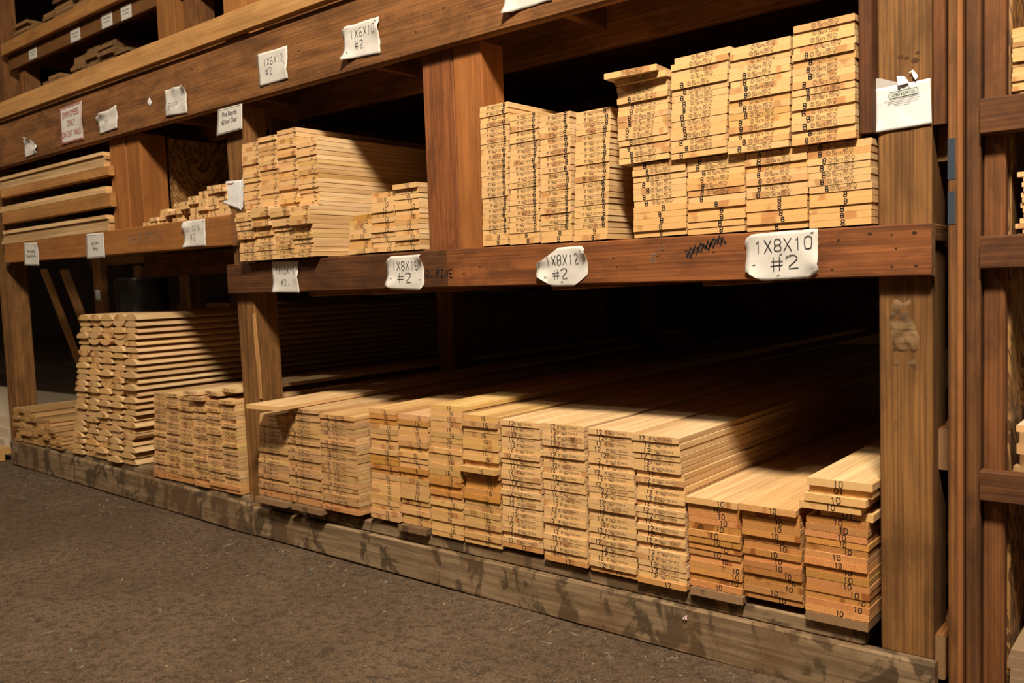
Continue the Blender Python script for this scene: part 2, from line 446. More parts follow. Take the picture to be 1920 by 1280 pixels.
slab('wall_back', -26, 7, 10.6, 10.8, -.3, 7.5, WALLM)
slab('wall_left', -26.2, -26, -9, 10.8, -.3, 7.5, WALLM)
slab('ceiling', -26, 7, 1.2, 10.6, 6.2, 6.35, WALLM)

# ------------------------------------------------------------------ the rack
rack = thing('lumber_rack', (-3.7, 0, 0), 'long open timber rack of brown posts and beams holding the stacked pine boards', 'rack')
def P(name, *a, **k): return beam(name, *a, rack, **k)
D, RD, LW = DARKW, REDW, LIGHTW
POSTW = wood('weathered_post_fir', (.285, .128, .036), (.115, .047, .0118), 'z', dirt=(.085, .038, .012), dirt_amt=.4, knots=.10, bumps=.6, grain=.66, blotch=.5)
# posts
P('post', -.762, -.624, .038, .178, .147, 3.4, POSTW)                       # right post
P('post', -3.868, -3.722, .038, .178, .147, 2.13, POSTW, dx=-.03)           # middle post
P('post', -2.505, -2.340, .038, .178, 1.356, 2.13, RD['z'], dx=.0)           # doubled post
P('post', -2.337, -2.192, .038, .168, 1.356, 2.13, LW['z']).color = (.64, .44, .32, 1)
P('post', -6.86, -6.71, .038, .178, .14, 2.13, POSTW)                       # far left post
P('post', -5.10, -4.91, .038, .178, 1.60, 2.13, LW['z']).color = (.66, .47, .33, 1)
P('post', -4.905, -4.755, .042, .20, 1.60, 2.13, LW['z']).color = (.54, .38, .24, 1)
for y in (1.46, 3.87, 6.2): P('post', -3.872, -3.738, y, y + .14, .05, 2.1, D['z'])
for x in (-.70, -6.85):
    for y in (1.9, 4.2): P('post', x, x + .14, y, y + .14, .05, 2.1, D['z'])
for x in (-2.45,): P('post', x, x + .14, 3.9, 4.04, 1.36, 2.1, D['z'])
P('cleat', -.800, -.764, .0, .14, 1.597, 3.4, RD['z']).color = (.55, .58, .6, 1)
P('cleat', -.622, -.588, .035, .175, 1.60, 3.4, RD['z']).color = (.72, .75, .7, 1)
# front beams
P('beam', -3.897, -2.376, 0, .038, 1.215, 1.361, RD['x'], dz0=-.001, dz1=.001, ends=OLDEND).color = (.52, .58, .6, 1)
P('beam', -2.374, -.616, 0, .038, 1.214, 1.361, RD['x'], dz0=-.011, dz1=-.018, ends=OLDEND)
P('beam', -6.62, -3.84, 0, .038, 1.478, 1.606, LW['x'], dz0=-.024, dz1=.002, ends=OLDEND).color = (.66, .50, .38, 1)
P('catwalk_beam', -8.4, -.60, -.006, .036, 2.128, 2.412, D['x'], dz1=.01, ends=OLDEND, ch=.008)
P('catwalk_plank', -8.4, -.60, -.004, .15, 2.414, 2.434, D['x'])
P('rail', -8.2, -.60, -.035, .003, 2.440, 2.548, LW['x'])
# behind the front beams
P('back_beam', -8.4, -.60, .47, .51, 2.128, 2.41, D['x'])
for x in (-8.0, -7.2, -6.4, -5.6, -4.7, -3.9, -3.0, -1.95, -1.33, -.7):
    P('joist', x, x + .04, .037, .469, 2.20, 2.41, D['y'])
P('catwalk_deck', -8.4, -.60, .16, 7.2, 2.414, 2.44, D['x'])
P('catwalk_joist', -8.4, -.60, 2.4, 2.44, 2.13, 2.41, D['x']); P('catwalk_joist', -8.4, -.60, 4.9, 4.94, 2.13, 2.41, D['x'])
P('deck', -2.42, -.616, .039, 5.6, 1.31, 1.3565, D['y'], dz0=-.016, dz1=-.016)
P('deck', -3.88, -2.43, .039, 5.6, 1.31, 1.3685, D['y'])
P('deck', -6.60, -3.89, .039, 2.6, 1.54, 1.607, D['y'])
P('deck_joist', -6.7, -3.9, 1.05, 1.09, 1.36, 1.53, D['x'])
for x in (-3.3, -2.9, -1.9, -1.3): P('deck_joist', x, x + .04, .04, 5.6, 1.19, 1.305, D['y'])
P('back_panel', -3.9, -.60, 5.62, 5.66, .05, 2.41, D['x'])
# floor curbs and sills
P('curb', -3.775, -.61, -.006, .034, .0, .147, CURB, dz0=-.012, dz1=.003, ends=OLDEND, ch=.006)
P('curb', -6.76, -3.782, -.006, .10, .04, .222, CURB, dz0=-.05, dz1=-.066, ends=OLDEND, ch=.012)
P('sill', -3.70, -.80, .012, .16, .149, .199, CURB, ch=.006)
P('sill', -6.66, -4.785, .012, .16, .19, .2245, CURB, dz0=-.02, dz1=-.002, ch=.006)
P('sill', -4.780, -3.84, .012, .16, .15, .188, CURB, ch=.006)
P('bottom_deck', -6.8, -.62, .17, 5.5, .10, .150, D['x'])
P('cross_brace', -.640, -.598, .10, 2.2, 1.51, 1.60, D['y'], ends=OLDEND)
P('cross_brace', -.640, -.598, .10, 2.2, .666, .780, D['y'], ends=OLDEND)
P('cross_brace', -.636, -.598, .06, 2.2, .085, .21, D['y'], ends=OLDEND)
# left bay: dark plywood divider and the lips of its narrow shelves
P('divider_panel', -4.755, -4.735, .21, 2.5, 1.61, 2.12, PLY)
P('divider_panel', -3.90, -3.88, .30, 2.5, 1.61, 2.12, PLY)
P('shelf_lip', -6.62, -5.05, .0, .035, 1.925, 1.98, LW['x']).color = (.9, .82, .76, 1)
P('shelf_lip', -6.62, -5.05, .0, .035, 1.745, 1.826, LW['x']).color = (.85, .76, .66, 1)
P('shelf_board', -6.70, -5.10, .036, .6, 1.945, 1.978, D['x']); P('shelf_board', -6.70, -5.10, .036, .6, 1.79, 1.824, D['x'])
P('bracket', -6.70, -6.64, .030, .037, 1.47, 1.58, STEEL)
# upper rack behind the catwalk
U = .86
P('post', -8.76, -8.58, .84, .98, 2.441, 4.6, D['z']); P('post', -8.43, -8.30, U + .05, U + .18, 2.441, 3.30, D['z'])
P('post', -5.90, -5.67, .84, 1.0, 2.441, 4.2, LW['z']).color = (.6, .48, .38, 1)
P('post', -5.66, -5.49, .90, 1.04, 2.441, 4.2, D['z'])
P('post', -3.86, -3.70, .04, .16, 2.441, 3.6, LW['z']).color = (.7, .55, .42, 1)
P('rail', -8.50, -3.0, U - .06, U - .015, 3.385, 3.485, LW['x']).color = (.78, .70, .60, 1)
P('upper_beam', -8.50, -3.0, U, U + .04, 3.265, 3.40, LW['x']).color = (.36, .30, .25, 1)
P('upper_deck', -8.7, -3.0, U + .041, 4.5, 3.40, 3.44, D['x'])
P('lower_shelf', -8.7, -3.0, U + .041, 4.5, 2.86, 2.90, D['x'])
P('upper_panel', -8.8, -3.0, 4.5, 4.55, 2.45, 5.0, D['x'])
# pen marks on the rack's own timbers
def ink_on(name, text, x, z, h, pen, y, mat, rot=0.0, wr=.62, gap=.28):
    pl, w = strokes(text, h, wr, gap); V, F = ribbons(wobble(pl, h), pen)
    V = turn(V, rot, 0, 0, x, z)
    return obj(name, [(a, y, b) for a, b in V], F, mat, rack, (x, y, z))
ink_on('pen_lettering', '2. PINE', -2.492, 1.256, .030, .004, -.0012, INK, -.03, .5)
ink_on('pencil_lettering', 'CH W PINE', -4.86, 1.515, .050, .0045, -.0012, PENCIL, .02, .6, .35)
ink_on('pencil_lettering', '8X10', -1.455, 1.27, .020, .002, -.0012, PENCIL, .8)
def scribble():
    pts = [(-1.33 + .010 * i + rnd(-.004, .004), 1.298 + .0032 * i + (.012 if i % 2 else -.010)) for i in range(13)]
    pts2 = [(a + .01, b - .004) for a, b in pts]
    V, F = ribbons([pts, pts2], .008)
    obj('marker_scribble', [(a, -.0012, b) for a, b in V], F, INK, rack, (-1.27, -.0012, 1.31))
scribble()

def disc_marks(name, pts, r, y, mat, seed):
    q = random.Random(seed); V, F = [], []
    for x, z in pts:
        b = len(V); k = q.uniform(.6, 1.3); n = 8
        V += [(x + r * k * 1.25 * math.cos(6.2832 * i / n) * q.uniform(.8, 1.1), y, z + r * k * .8 * math.sin(6.2832 * i / n)) for i in range(n)]
        F.append(tuple(b + i for i in range(n)))
    return obj(name, V, F, mat, rack, (pts[0][0], y, pts[0][1]))
HOLE = plain('dark_nail_hole', (.035, .015, .006), .9)
for i, q_ in enumerate([(-0.773, 1.323), (-0.716, 1.317), (-0.658, 1.319), (-0.705, 1.28), (-0.716, 1.231), (-0.654, 1.231), (-1.334, 1.304), (-1.24, 1.296), (-1.593, 1.264), (-2.204, 1.287), (-2.287, 1.265), (-1.606, 1.293), (-0.859, 1.311), (-0.877, 1.229)]): disc_marks('nail_hole', [q_], .0042, -.0008, HOLE, i)
for i, q_ in enumerate([(-2.486, 2.213), (-2.332, 2.271), (-3.224, 2.283), (-3.858, 2.314), (-2.74, 2.136), (-4.41, 2.357), (-3.474, 2.173), (-2.204, 2.214), (-4.095, 2.356)]): disc_marks('nail_hole', [q_], .0045, -.0068, HOLE, i + 40)
CUT = plain('cut_timber', (.075, .030, .010), .9)
for i, (x0, za, x1, zb) in enumerate([(-0.7076, 1.808, -0.6942, 1.7746), (-0.6927, 1.7954, -0.678, 1.7772), (-0.6671, 1.8045, -0.6486, 1.7857), (-0.6779, 1.7856, -0.6513, 1.7668)]):
    disc_marks('gouge', [((x0 + x1) / 2, (za + zb) / 2)], abs(x1 - x0) * .42, .0372, CUT, i + 70)
def sliver(pts, y, mat):
    n = len(pts); V = [(x, y, z) for x, z in pts] + [(x, y + .004, z) for x, z in pts]
    F = [tuple(range(n)), tuple(range(2 * n - 1, n - 1, -1))] + [(i, n + i, n + (i + 1) % n, (i + 1) % n) for i in range(n)]
    return obj('split_edge', V, F, mat, rack, (pts[0][0], y, pts[0][1]))
sliver([(-3.7509, 1.1077), (-3.7318, 1.1182), (-3.723, 0.9755), (-3.7111, 0.8168), (-3.7143, 0.6889), (-3.7324, 0.6878), (-3.7402, 0.8423), (-3.7501, 0.9751)], .0355, LW['z'])
PINK = plain('pink_scrap', (.75, .52, .50), .8)
def pink():
    x, y, z = (-1.362, -0.012, 0.1212); V, F = [], []
    for k in range(5):
        a = 1.256 * k; b = len(V)
        V += [(x, y, z), (x + .010 * math.cos(a), y - .004, z + .010 * math.sin(a)), (x + .012 * math.cos(a + .6), y - .002, z + .012 * math.sin(a + .6)), (x, y + .001, z)]
        F += [(b, b + 1, b + 2), (b + 3, b + 2, b + 1)]
    tag(obj('pink_scrap', V, F, PINK, None, (x, y, z)), 'tiny pink scrap caught on the floor curb below the corner stacks', 'scrap')
pink()
def scar():
    nx, ny = 16, 34; V, F = [], []
    x0, x1, z0, z1 = -.752, -.665, .93, 1.165
    for j in range(ny + 1):
        for i in range(nx + 1):
            u, v = i / nx, j / ny
            sl = .25 * (1 - v)
            e = min(u, 1 - u, v * .6, (1 - v) * .8) * 4
            e = max(0, min(1, e - .45 + .9 * noise.noise((u * 5, v * 11, 1.3))))
            h = e * (.004 + .005 * abs(noise.noise((u * 9, v * 20, 5.)))+ .003 * abs(noise.noise((u * 22, v * 50, 2.)))) - .0012 * (1 - e)
            V.append((x0 + (x1 - x0) * (u * (.72 + .2 * v) + sl * 1.6 * (.5 + u)), .0378 - h, z0 + (z1 - z0) * v))
    for j in range(ny):
        for i in range(nx):
            a = j * (nx + 1) + i; F.append((a, a + 1, a + nx + 2, a + nx + 1))
    obj('torn_grain', V, F, SCAR, rack, (-.71, .0378, 1.05), smooth=True)
SCAR = wood('torn_dusty_grain', (.30, .175, .075), (.11, .052, .018), 'x', bumps=.9, fine=.5, grain=.5, blotch=.9)
scar()

# ------------------------------------------------------------------ boards, bay by bay
# upper right bay, four narrow stacks
gA = 'eight-foot boards in the four narrow stacks'
sA = dict(text='8', u=.86, uj=.004, stamp='narrow', su=.30, pen=.0030)
lowA = (2, (.98, .92, .80), dict(stamp=None, u=.6))
for (c, xb, xt, z0, z1, n) in (('first', (-2.186, -2.059), (-2.176, -2.036), 1.3635, 1.8765, 26), ('second', (-2.056, -1.915), (-2.034, -1.903), 1.3615, 1.825, 23),
                               ('third', (-1.911, -1.771), (-1.899, -1.764), 1.3600, 1.803, 22), ('fourth', (-1.767, -1.625), (-1.742, -1.598), 1.3580, 1.793, 22)):
    stack('eight_foot_board', 'board', gA, 'pine board inked 8, {} from top, ' + c + ' narrow stack right of the doubled post', xb, xt, z0, z1, n, 2.44, sA, .0, .0022, .0016, .0098, base=lowA)
# upper right bay, wide boards in two tiers
gB = 'wide eight-foot boards beside the right post'
sB = dict(text='8', u=.24, uj=.010, stamp='wide', su=.36, sp=.95, pen=.0030)
nomark = dict(text=None)
top4 = {k: dict(spec=nomark) for k in range(4)}
low = (5, (.97, .88, .74), dict(stamp=None, u=.55))
lowB = [((-1.527, -1.331), (-1.521, -1.325), 1.3555, 1.594, 'fourth'), ((-1.329, -1.134), (-1.326, -1.131), 1.3535, 1.588, 'third'),
        ((-1.132, -.944), (-1.133, -.942), 1.3515, 1.583, 'second'), ((-.942, -.766), (-.944, -.766), 1.3495, 1.583, 'first')]
for xb, xt, z0, z1, c in lowB:
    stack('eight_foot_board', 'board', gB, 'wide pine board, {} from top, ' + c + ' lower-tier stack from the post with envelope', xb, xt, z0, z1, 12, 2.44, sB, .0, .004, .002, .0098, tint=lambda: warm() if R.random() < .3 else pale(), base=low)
upB = [((-1.566, -1.377), (-1.566, -1.377), 1.5965, 1.886, 15, 'fourth'), ((-1.374, -1.182), (-1.362, -1.170), 1.5905, 1.901, 16, 'third'),
       ((-1.179, -.988), (-1.168, -.980), 1.5855, 1.895, 16, 'second'), ((-.985, -.802), (-.976, -.802), 1.5855, 1.918, 17, 'first')]
for xb, xt, z0, z1, n, c in upB:
    s = dict(top4)
    if c == 'fourth': s[0] = dict(dx=-.015, dy=-.045, rz=math.radians(5), spec=nomark); s[1] = dict(dx=.004, dy=-.02, spec=nomark)
    if c == 'third': s[0] = dict(dx=.006, dy=.0, rz=math.radians(-.8), spec=nomark)
    stack('eight_foot_board', 'board', gB, 'wide pine board, {} from top, ' + c + ' upper-tier stack from the post with envelope', xb, xt, z0, z1, n, 2.44, sB, -.016, .004, .002, .0098, special=s, tint=lambda: warm() if R.random() < .12 else pale())
# upper middle bay
gC = 'twelve-foot boards in the upper middle bay'
sC = dict(text='12', u=.82, uj=.014, rot=1.45, stamp=None, pen=.0026)
xsC = [-3.715, -3.572, -3.429, -3.283, -3.140]
for i, c in enumerate(('first', 'second', 'third', 'fourth')):
    o1, o2 = (-.06 if i < 2 else -.055), -.035
    lab = 'pine board inked 12, {} from top, ' + c + ' stack from the post with sleeved sign'
    nt_, nm, nl = (16, 15, 17, 15)[i], 4, 7
    zt = (1.934, 1.944, 1.958, 1.902)[i]
    tot = nt_ + nm + nl
    def lab2(a, tot=tot, lab=lab): return lab
    z = 1.3695; zz = (zt - z) / tot
    for (n0, cnt, off, yy) in ((0, nl, .0, -.046), (nl, nm, -.001, -.060), (nl + nm, nt_, .0, -.002)):
        for k in range(n0, n0 + cnt):
            sp = dict(sC)
            if n0 == 0: sp.update(stamp='narrow', su=.28)
            w = xsC[i + 1] - xsC[i] - .004; t = zz - .0007
            me = board_mesh('twelve_foot_board', w, t, 3.66, [PINE, PINE_END, INK, STAMP], mark_set(w, t, sp))
            o = place('twelve_foot_board', me, ((xsC[i] + xsC[i + 1]) / 2 + off * (.6 if i == 3 else 1) + rnd(-.0015, .0015), .004 + yy + rnd(-.007, .005), z + k * zz), (0, 0, 0), reddish() if R.random() < .3 else pale())
            tag(o, lab.format(ORD[tot - 1 - k]), 'board', gC)
gD = 'ten-foot boards in the upper middle bay'
sD = dict(text='10', u=.66, uj=.016, pen=.0024)
for c, xa, xb_, z1, n in (('third', -2.962, -2.820, 1.533, 8), ('second', -2.816, -2.674, 1.615, 12), ('first', -2.670, -2.530, 1.637, 13)):
    s = {0: dict(dx=.012, w=.115, col=orange())} if c == 'third' else ({0: dict(dy=-.015, rz=.004)} if c == 'first' else None)
    stack('ten_foot_board', 'board', gD, 'pine board inked 10, {} from top, ' + c + ' short stack left of the doubled post', (xa, xb_), (xa + .01, xb_ + .012), 1.3695, z1, n, 3.05, sD, .006, .005, .002, tint=lambda: warm() if R.random() < .3 else pale(), special=s)
# bottom bay, right of the middle post
gE = 'widest sixteen-foot boards right of the middle post'
sE = dict(text='16', u=.20, uj=.012, stamp='narrow', su=.36, tp=.75, pen=.0022)
for c, xb, xt, z1, n in (('first', (-3.690, -3.440), (-3.648, -3.420), .632, 22), ('second', (-3.436, -3.190), (-3.415, -3.182), .678, 24), ('third', (-3.186, -2.930), (-3.178, -2.940), .664, 23)):
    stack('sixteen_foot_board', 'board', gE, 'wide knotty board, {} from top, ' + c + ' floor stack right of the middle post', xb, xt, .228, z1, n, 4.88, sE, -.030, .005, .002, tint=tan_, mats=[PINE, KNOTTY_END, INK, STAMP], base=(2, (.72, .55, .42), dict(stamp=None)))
gF = 'sixteen-foot boards in the four stacks beside the widest boards'
sF = dict(text='16', u=.64, uj=.012, pen=.0022)
for c, xb, xt, z0, z1, n in (('first', (-2.889, -2.705), (-2.872, -2.700), .226, .707, 22), ('second', (-2.701, -2.531), (-2.690, -2.516), .226, .694, 21),
                             ('third', (-2.527, -2.346), (-2.505, -2.328), .205, .744, 25), ('fourth', (-2.342, -2.146), (-2.322, -2.140), .205, .717, 23)):
    oset = {'first': range(9, 13), 'second': range(10, 12), 'third': range(13, 17), 'fourth': range(10, 15)}[c]
    s = {k: dict(col=orange()) for k in oset}
    if c == 'first': s[1] = dict(col=orange()); s[2] = dict(col=orange())
    if c == 'second': s[1] = dict(col=orange()); s[2] = dict(col=warm())
    if c == 'fourth': s[9] = dict(dy=-.022, spec=dict(u=.55))
    stack('sixteen_foot_board', 'board', gF, 'pine board inked 16, {} from top, ' + c + ' of four stacks below the 1X8X16 paper', xb, xt, z0, z1, n, 4.88, sF, .0, .0055, .002, tint=reddish, special=s, sway=.006)
gG = 'twelve-foot boards in the four tallest floor stacks'
sG = dict(text='12', u=.26, uj=.012, stamp='narrow', su=.40, pen=.0026)
for c, xb, xt, z0, z1, n in (('first', (-2.141, -1.943), (-2.125, -1.938), .222, .711, 24), ('second', (-1.939, -1.743), (-1.933, -1.746), .207, .713, 25),
                             ('third', (-1.739, -1.543), (-1.727, -1.541), .203, .711, 25), ('fourth', (-1.539, -1.353), (-1.538, -1.357), .203, .706, 25)):
    s = {k: dict(dx=-.010) for k in range(6)} if c == 'fourth' else None
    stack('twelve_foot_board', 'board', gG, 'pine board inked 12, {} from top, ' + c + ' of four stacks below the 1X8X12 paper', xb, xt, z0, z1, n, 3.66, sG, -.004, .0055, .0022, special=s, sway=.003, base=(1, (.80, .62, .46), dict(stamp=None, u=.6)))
gH = 'ten-foot boards in the bottom right corner'
sH = dict(text='10', u=.60, uj=.016, pen=.0026)
for c, xb, xt, z1, n in (('third', (-1.349, -1.165), (-1.350, -1.167), .520, 14), ('second', (-1.161, -.972), (-1.162, -.977), .526, 15), ('first', (-.968, -.780), (-.966, -.784), .512, 14)):
    s = {0: dict(dx=-.004, dy=-.016, col=((.97, .92, .86) if c == 'third' else (.90, .78, .64)))} if c != 'first' else {}
    s.update({k: dict(spec=dict(u=.84)) for k in (10, 11, 12)})
    stack('ten_foot_board', 'board', gH, 'pine board inked 10, {} from top, ' + c + ' corner stack left of the right post', xb, xt, .226, z1, n, 3.05, sH, .0, .006, .002, tint=honey, mats=[PINE, RING_END, INK, STAMP], special=s, sway=.003)
zz = .513
for k, (dx, dy, w, l, rz) in enumerate(((.02, .012, .150, 3.05, .0), (-.020, -.012, .178, 3.05, .006), (-.004, -.016, .176, 3.05, -.003), (.008, .0, .180, 3.05, .002), (.008, -.012, .186, 3.05, .0))):
    t = .0225
    me = board_mesh('ten_foot_board', w, t, l, [PINE, PINE_END, INK, STAMP], mark_set(w, t, dict(text='10', u=.5, tp=1, rot=(math.pi if k in (0, 3) else 0), pen=.0026)))
    o = place('ten_foot_board', me, (-.862 + dx - .006, dy, zz), (0, 0, rz), (1, .93, .78) if k < 4 else (1, .98, .92)); zz += t + .0008
    tag(o, 'loose pine board inked 10, {} from top, crooked pile against the right post'.format(ORD[4 - k]), 'board', gH)
# grey scraps that carry the floor stacks
for x, w, y, z, c, nm in ((-3.55, .25, -.06, .2, .8, 'under the widest boards, nearest the middle post'), (-3.28, .22, -.055, .2, .7, 'under the second stack of widest boards'),
                          (-2.618, .165, -.02, .2, .6, 'under the second stack of sixteens'), (-1.25, .18, -.012, .2, .85, 'under the third corner stack of tens'), (-.874, .18, -.006, .2, .8, 'under the corner stack beside the right post')):
    me = board_mesh('scrap_board', w, .0245, 1.2, [GREYB, GREYB_END])
    tag(place('scrap_board', me, (x, y, z), (0, 0, rnd(-.01, .01)), (c * 1.2, c * 1.15, c * 1.1)), 'dirty grey scrap board ' + nm, 'board', 'grey scrap boards under the stacks')
# the loose plank across the stacks
me = board_mesh('loose_plank', .236, .0195, 3.6, [PINE, PINE_END])
tag(place('loose_plank', me, (-3.430, -.155, .6805), (0, 0, math.radians(4.2)), (.98, .93, .86)), 'loose wide plank lying askew and sticking out past the middle post', 'plank')

# bottom left: narrow stacks, rounded siding, small tongued boards
gJ = 'narrow boards left of the middle post'
sJ = dict(text='4', u=.84, uj=.012, stamp='narrow', su=.22, tp=.8, pen=.0024)
xJ = [(-4.752, -4.706), (-4.608, -4.569), (-4.464, -4.433), (-4.320, -4.296), (-4.176, -4.160), (-4.032, -4.024), (-3.888, -3.888)]
for i, c in enumerate(('sixth', 'fifth', 'fourth', 'third', 'second', 'first')):
    zt = (.672, .680, .672, .678, .664, .676)[i]
    s = {0: dict(dy=-.02)} if i in (3, 5) else None
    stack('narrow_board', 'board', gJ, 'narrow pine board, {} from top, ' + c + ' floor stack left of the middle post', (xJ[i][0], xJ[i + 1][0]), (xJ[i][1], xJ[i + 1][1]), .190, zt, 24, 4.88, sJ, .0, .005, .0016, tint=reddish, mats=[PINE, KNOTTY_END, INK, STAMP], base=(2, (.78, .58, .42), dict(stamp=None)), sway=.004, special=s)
for k, (x, z, rz, ry, nm) in enumerate(((-4.30, .683, .012, .0, 'flat across the narrow stacks'), (-4.12, .683, -.01, .05, 'tipped on the narrow stacks'), (-3.985, .703, .006, .02, 'highest on the narrow stacks'))):
    me = board_mesh('narrow_board', .14, .0195, 4.88, [PINE, KNOTTY_END, INK, STAMP], mark_set(.14, .0195, dict(sJ, u=.2)))
    tag(place('narrow_board', me, (x, -.01 + .02 * k, z + (.006 if ry else 0)), (0, ry, rz), pale()), 'loose pine board lying ' + nm, 'board', gJ)
gI = 'rounded siding boards in the tall stack'
def dprof(w, t):
    arc = [(.49 * w, .22 * t), (.455 * w, .43 * t), (.38 * w, .66 * t), (.26 * w, .86 * t), (.12 * w, .97 * t)]
    return [(-.43 * w, 0), (.43 * w, 0), (.44 * w, .08 * t), (.5 * w, .10 * t)] + arc + [(-x, z) for x, z in reversed(arc)] + [(-.5 * w, .10 * t), (-.44 * w, .08 * t)]
nI = 24
for k in range(nI):
    f = k / (nI - 1)
    a = -5.775 + .215 * f ** .8; b = -4.955 + .145 * f
    w = (b - a) / 5; z = .226 + k * .0372
    half = (k % 2) * w * .28 if k < 9 else 0
    for i in range(5):
        flip = (k in (20, 22, 19) and i in (1, 2, 3)) or R.random() < .02
        ww = w - .004; t = .0365
        pr = dprof(ww, t)
        if flip: pr = [(-x, t * .97 - z_) for x, z_ in pr]
        me = board_mesh('log_siding_board', ww, t, 4.88, [PINE, PINE_END], (), pr)
        v = rnd(.80, .98)
        o = place('log_siding_board', me, (a + w * (i + .5) + rnd(-.0018, .0018) - half * .6, rnd(-.014, .010), z), (0, 0, 0), (v, v * rnd(.93, 1), v * rnd(.82, .98)) if R.random() > .06 else warm())
        tag(o, 'rounded siding board, {} row from top, {} across, tall stack left of narrow boards'.format(ORD[nI - 1 - k], ORD[i]), 'board', gI)
gK = 'small tongued boards beside the far left post'
tops = (.462, .462, .458, .440, .420, .395, .360, .320, .262)
for i in range(9):
    x0 = -6.660 + i * .0945
    n = max(1, int(round((tops[i] - .226) / .026)))
    for k in range(n):
        t = .0252; w = .0905; h = w / 2
        pr = [(-h, 0), (h - .008, 0), (h - .008, t * .35), (h, t * .35), (h, t * .65), (h - .008, t * .65), (h - .008, t), (-h, t)]
        me = board_mesh('tongued_board', w, t, 3.6, [PINE, PINE_END], (), pr)
        v = rnd(.50, .74)
        o = place('tongued_board', me, (x0 + w / 2 + rnd(-.0015, .0015), rnd(-.016, .010) + (.02 if i == 8 else 0), .226 + k * .026), (0, 0, 0), (v, v * .88, v * .70))
        tag(o, 'small tongued board, {} row from top, {} across from far left post'.format(ORD[n - 1 - k], ORD[i]), 'board', gK)
# upper left bay: board ends climbing towards the middle post
gL = 'short stair of board ends on the left shelf'
rows = (1, 2, 4, 3, 5, 5, 6, 7, 8, 8)
for i, n in enumerate(rows):
    x0 = -4.731 + i * .0835
    for k in range(n):
        w = .0785; t = .0192
        me = board_mesh('small_pine_board', w, t, 2.0, [PINE, PINE_END, INK], mark_set(w, t, dict(text='8', u=.6, uj=.015, pen=.0024, tp=.8)))
        o = place('small_pine_board', me, (x0 + w / 2 + rnd(-.0015, .0015), .02 + rnd(-.014, .014) + (.05 if (i in (3, 5) and k < 2) else 0), 1.6085 + k * .0198), (0, 0, 0), pale())
        tag(o, 'small board end, {} from top, {} column from the light shelf post'.format(ORD[n - 1 - k], ORD[i]), 'board', gL)
# upper left bay: trim lying lengthwise behind the lips
gM = 'long trim boards lying lengthwise on narrow shelves'
for z0, n, t, nm, x1 in ((1.981, 4, .022, 'top', -5.108), (1.828, 2, .021, 'middle', -5.108), (1.6085, 4, .0235, 'bottom', -5.108)):
    for k in range(n):
        w = .12
        me = board_mesh('long_batten', w, t - .0008, 1.56 - .015 * k, [PINE, PINE_END])
        v = (.80, .62, .74, .95)[k] if n == 4 else (.85, .95)[k]
        o = place('long_batten', me, (x1 - .01 * (k % 2), .062 + .012 * ((k * 7) % 3) * .5, z0 + k * t), (0, 0, math.pi / 2), (v, v * .95, v * .88))
        tag(o, 'long trim board lying lengthwise, {} from top of the {} narrow shelf'.format(ORD[n - 1 - k], nm), 'board', gM)
# old brown boards above the catwalk
gU = 'old brown boards above the catwalk'
piles = ((-8.22, .26, 2.901, 6, 'lower shelf pile nearest far end'), (-7.95, .24, 2.901, 8, 'second lower shelf pile'), (-7.42, .20, 2.901, 10, 'third lower shelf pile'), (-7.20, .22, 2.901, 11, 'fourth lower shelf pile'),
         (-6.96, .24, 2.901, 11, 'fifth lower shelf pile'), (-6.70, .22, 2.901, 7, 'sixth lower shelf pile'), (-6.40, .24, 2.901, 6, 'seventh lower shelf pile'), (-6.14, .20, 2.901, 5, 'eighth lower shelf pile'),
         (-5.46, .22, 2.901, 6, 'lower shelf pile past the light post'),
         (-8.50, .30, 3.441, 8, 'upper shelf pile nearest far end'), (-8.17, .22, 3.441, 5, 'second upper shelf pile'), (-7.92, .24, 3.441, 7, 'third upper shelf pile'), (-7.66, .30, 3.441, 10, 'fourth upper shelf pile'), (-7.30, .26, 3.441, 9, 'fifth upper shelf pile'))
for x, w, z, n, nm in piles:
    for k in range(n):
        t = .0285
        me = board_mesh('old_brown_board', w - .01, t - .001, 2.6, [AGED, AGED_END])
        v = rnd(.75, 1.35)
        o = place('old_brown_board', me, (x + w / 2 + rnd(-.004, .004), U + .07 + rnd(-.03, .03), z + k * t), (0, 0, 0), (v, v, v))
        tag(o, 'old brown board, {} from top, {}'.format(ORD[n - 1 - k], nm), 'board', gU)

# ------------------------------------------------------------------ the rack at the right edge
side = thing('lumber_rack', (-.3, 0, 0), 'dark red brown timber rack standing close beside the right post with envelope', 'rack')
def Q(name, *a, **k): return beam(name, *a, side, **k)
Q('post', -.577, -.556, .0, .14, .0, 3.4, D['z']); Q('post', -.5545, -.5415, -.004, .10, .0, 3.4, LW['z']).color = (.6, .45, .42, 1)
Q('post', -.535, -.5005, .0, .16, .0, 3.4, RD['z']).color = (.56, .68, .75, 1)
Q('post', -.4985, -.4480, .022, .062, .0, 3.4, RD['z']).color = (.82, .92, .95, 1)
for z0, z1, d0, d1 in ((1.553, 1.642, -.006, -.018), (1.216, 1.300, 0, 0), (.620, .699, .0, -.002)):
    Q('beam', -.4975, 1.4, -.018, .021, z0, z1, RD['x'], ends=OLDEND, dz0=d0, dz1=d1).color = (.64, .72, .75, 1)
    Q('shelf_board', -.445, 1.4, .023, 2.4, z1 - .05, z1 - .012, D['x'])
Q('shelf_board', -.445, 1.4, .023, 2.4, .06, .10, D['x'])
Q('divider_panel', -.4560, -.4420, .064, 2.4, .0, 3.4, PLY)
for z0, z1 in ((1.45, 1.555), (1.335, 1.42)):
    Q('paint_smear', -.5765, -.5580, -.0012, -.0004, z0, z1, BLUEP, ch=.0)
gR = 'boards in the rack at the right edge'
z = 1.6325
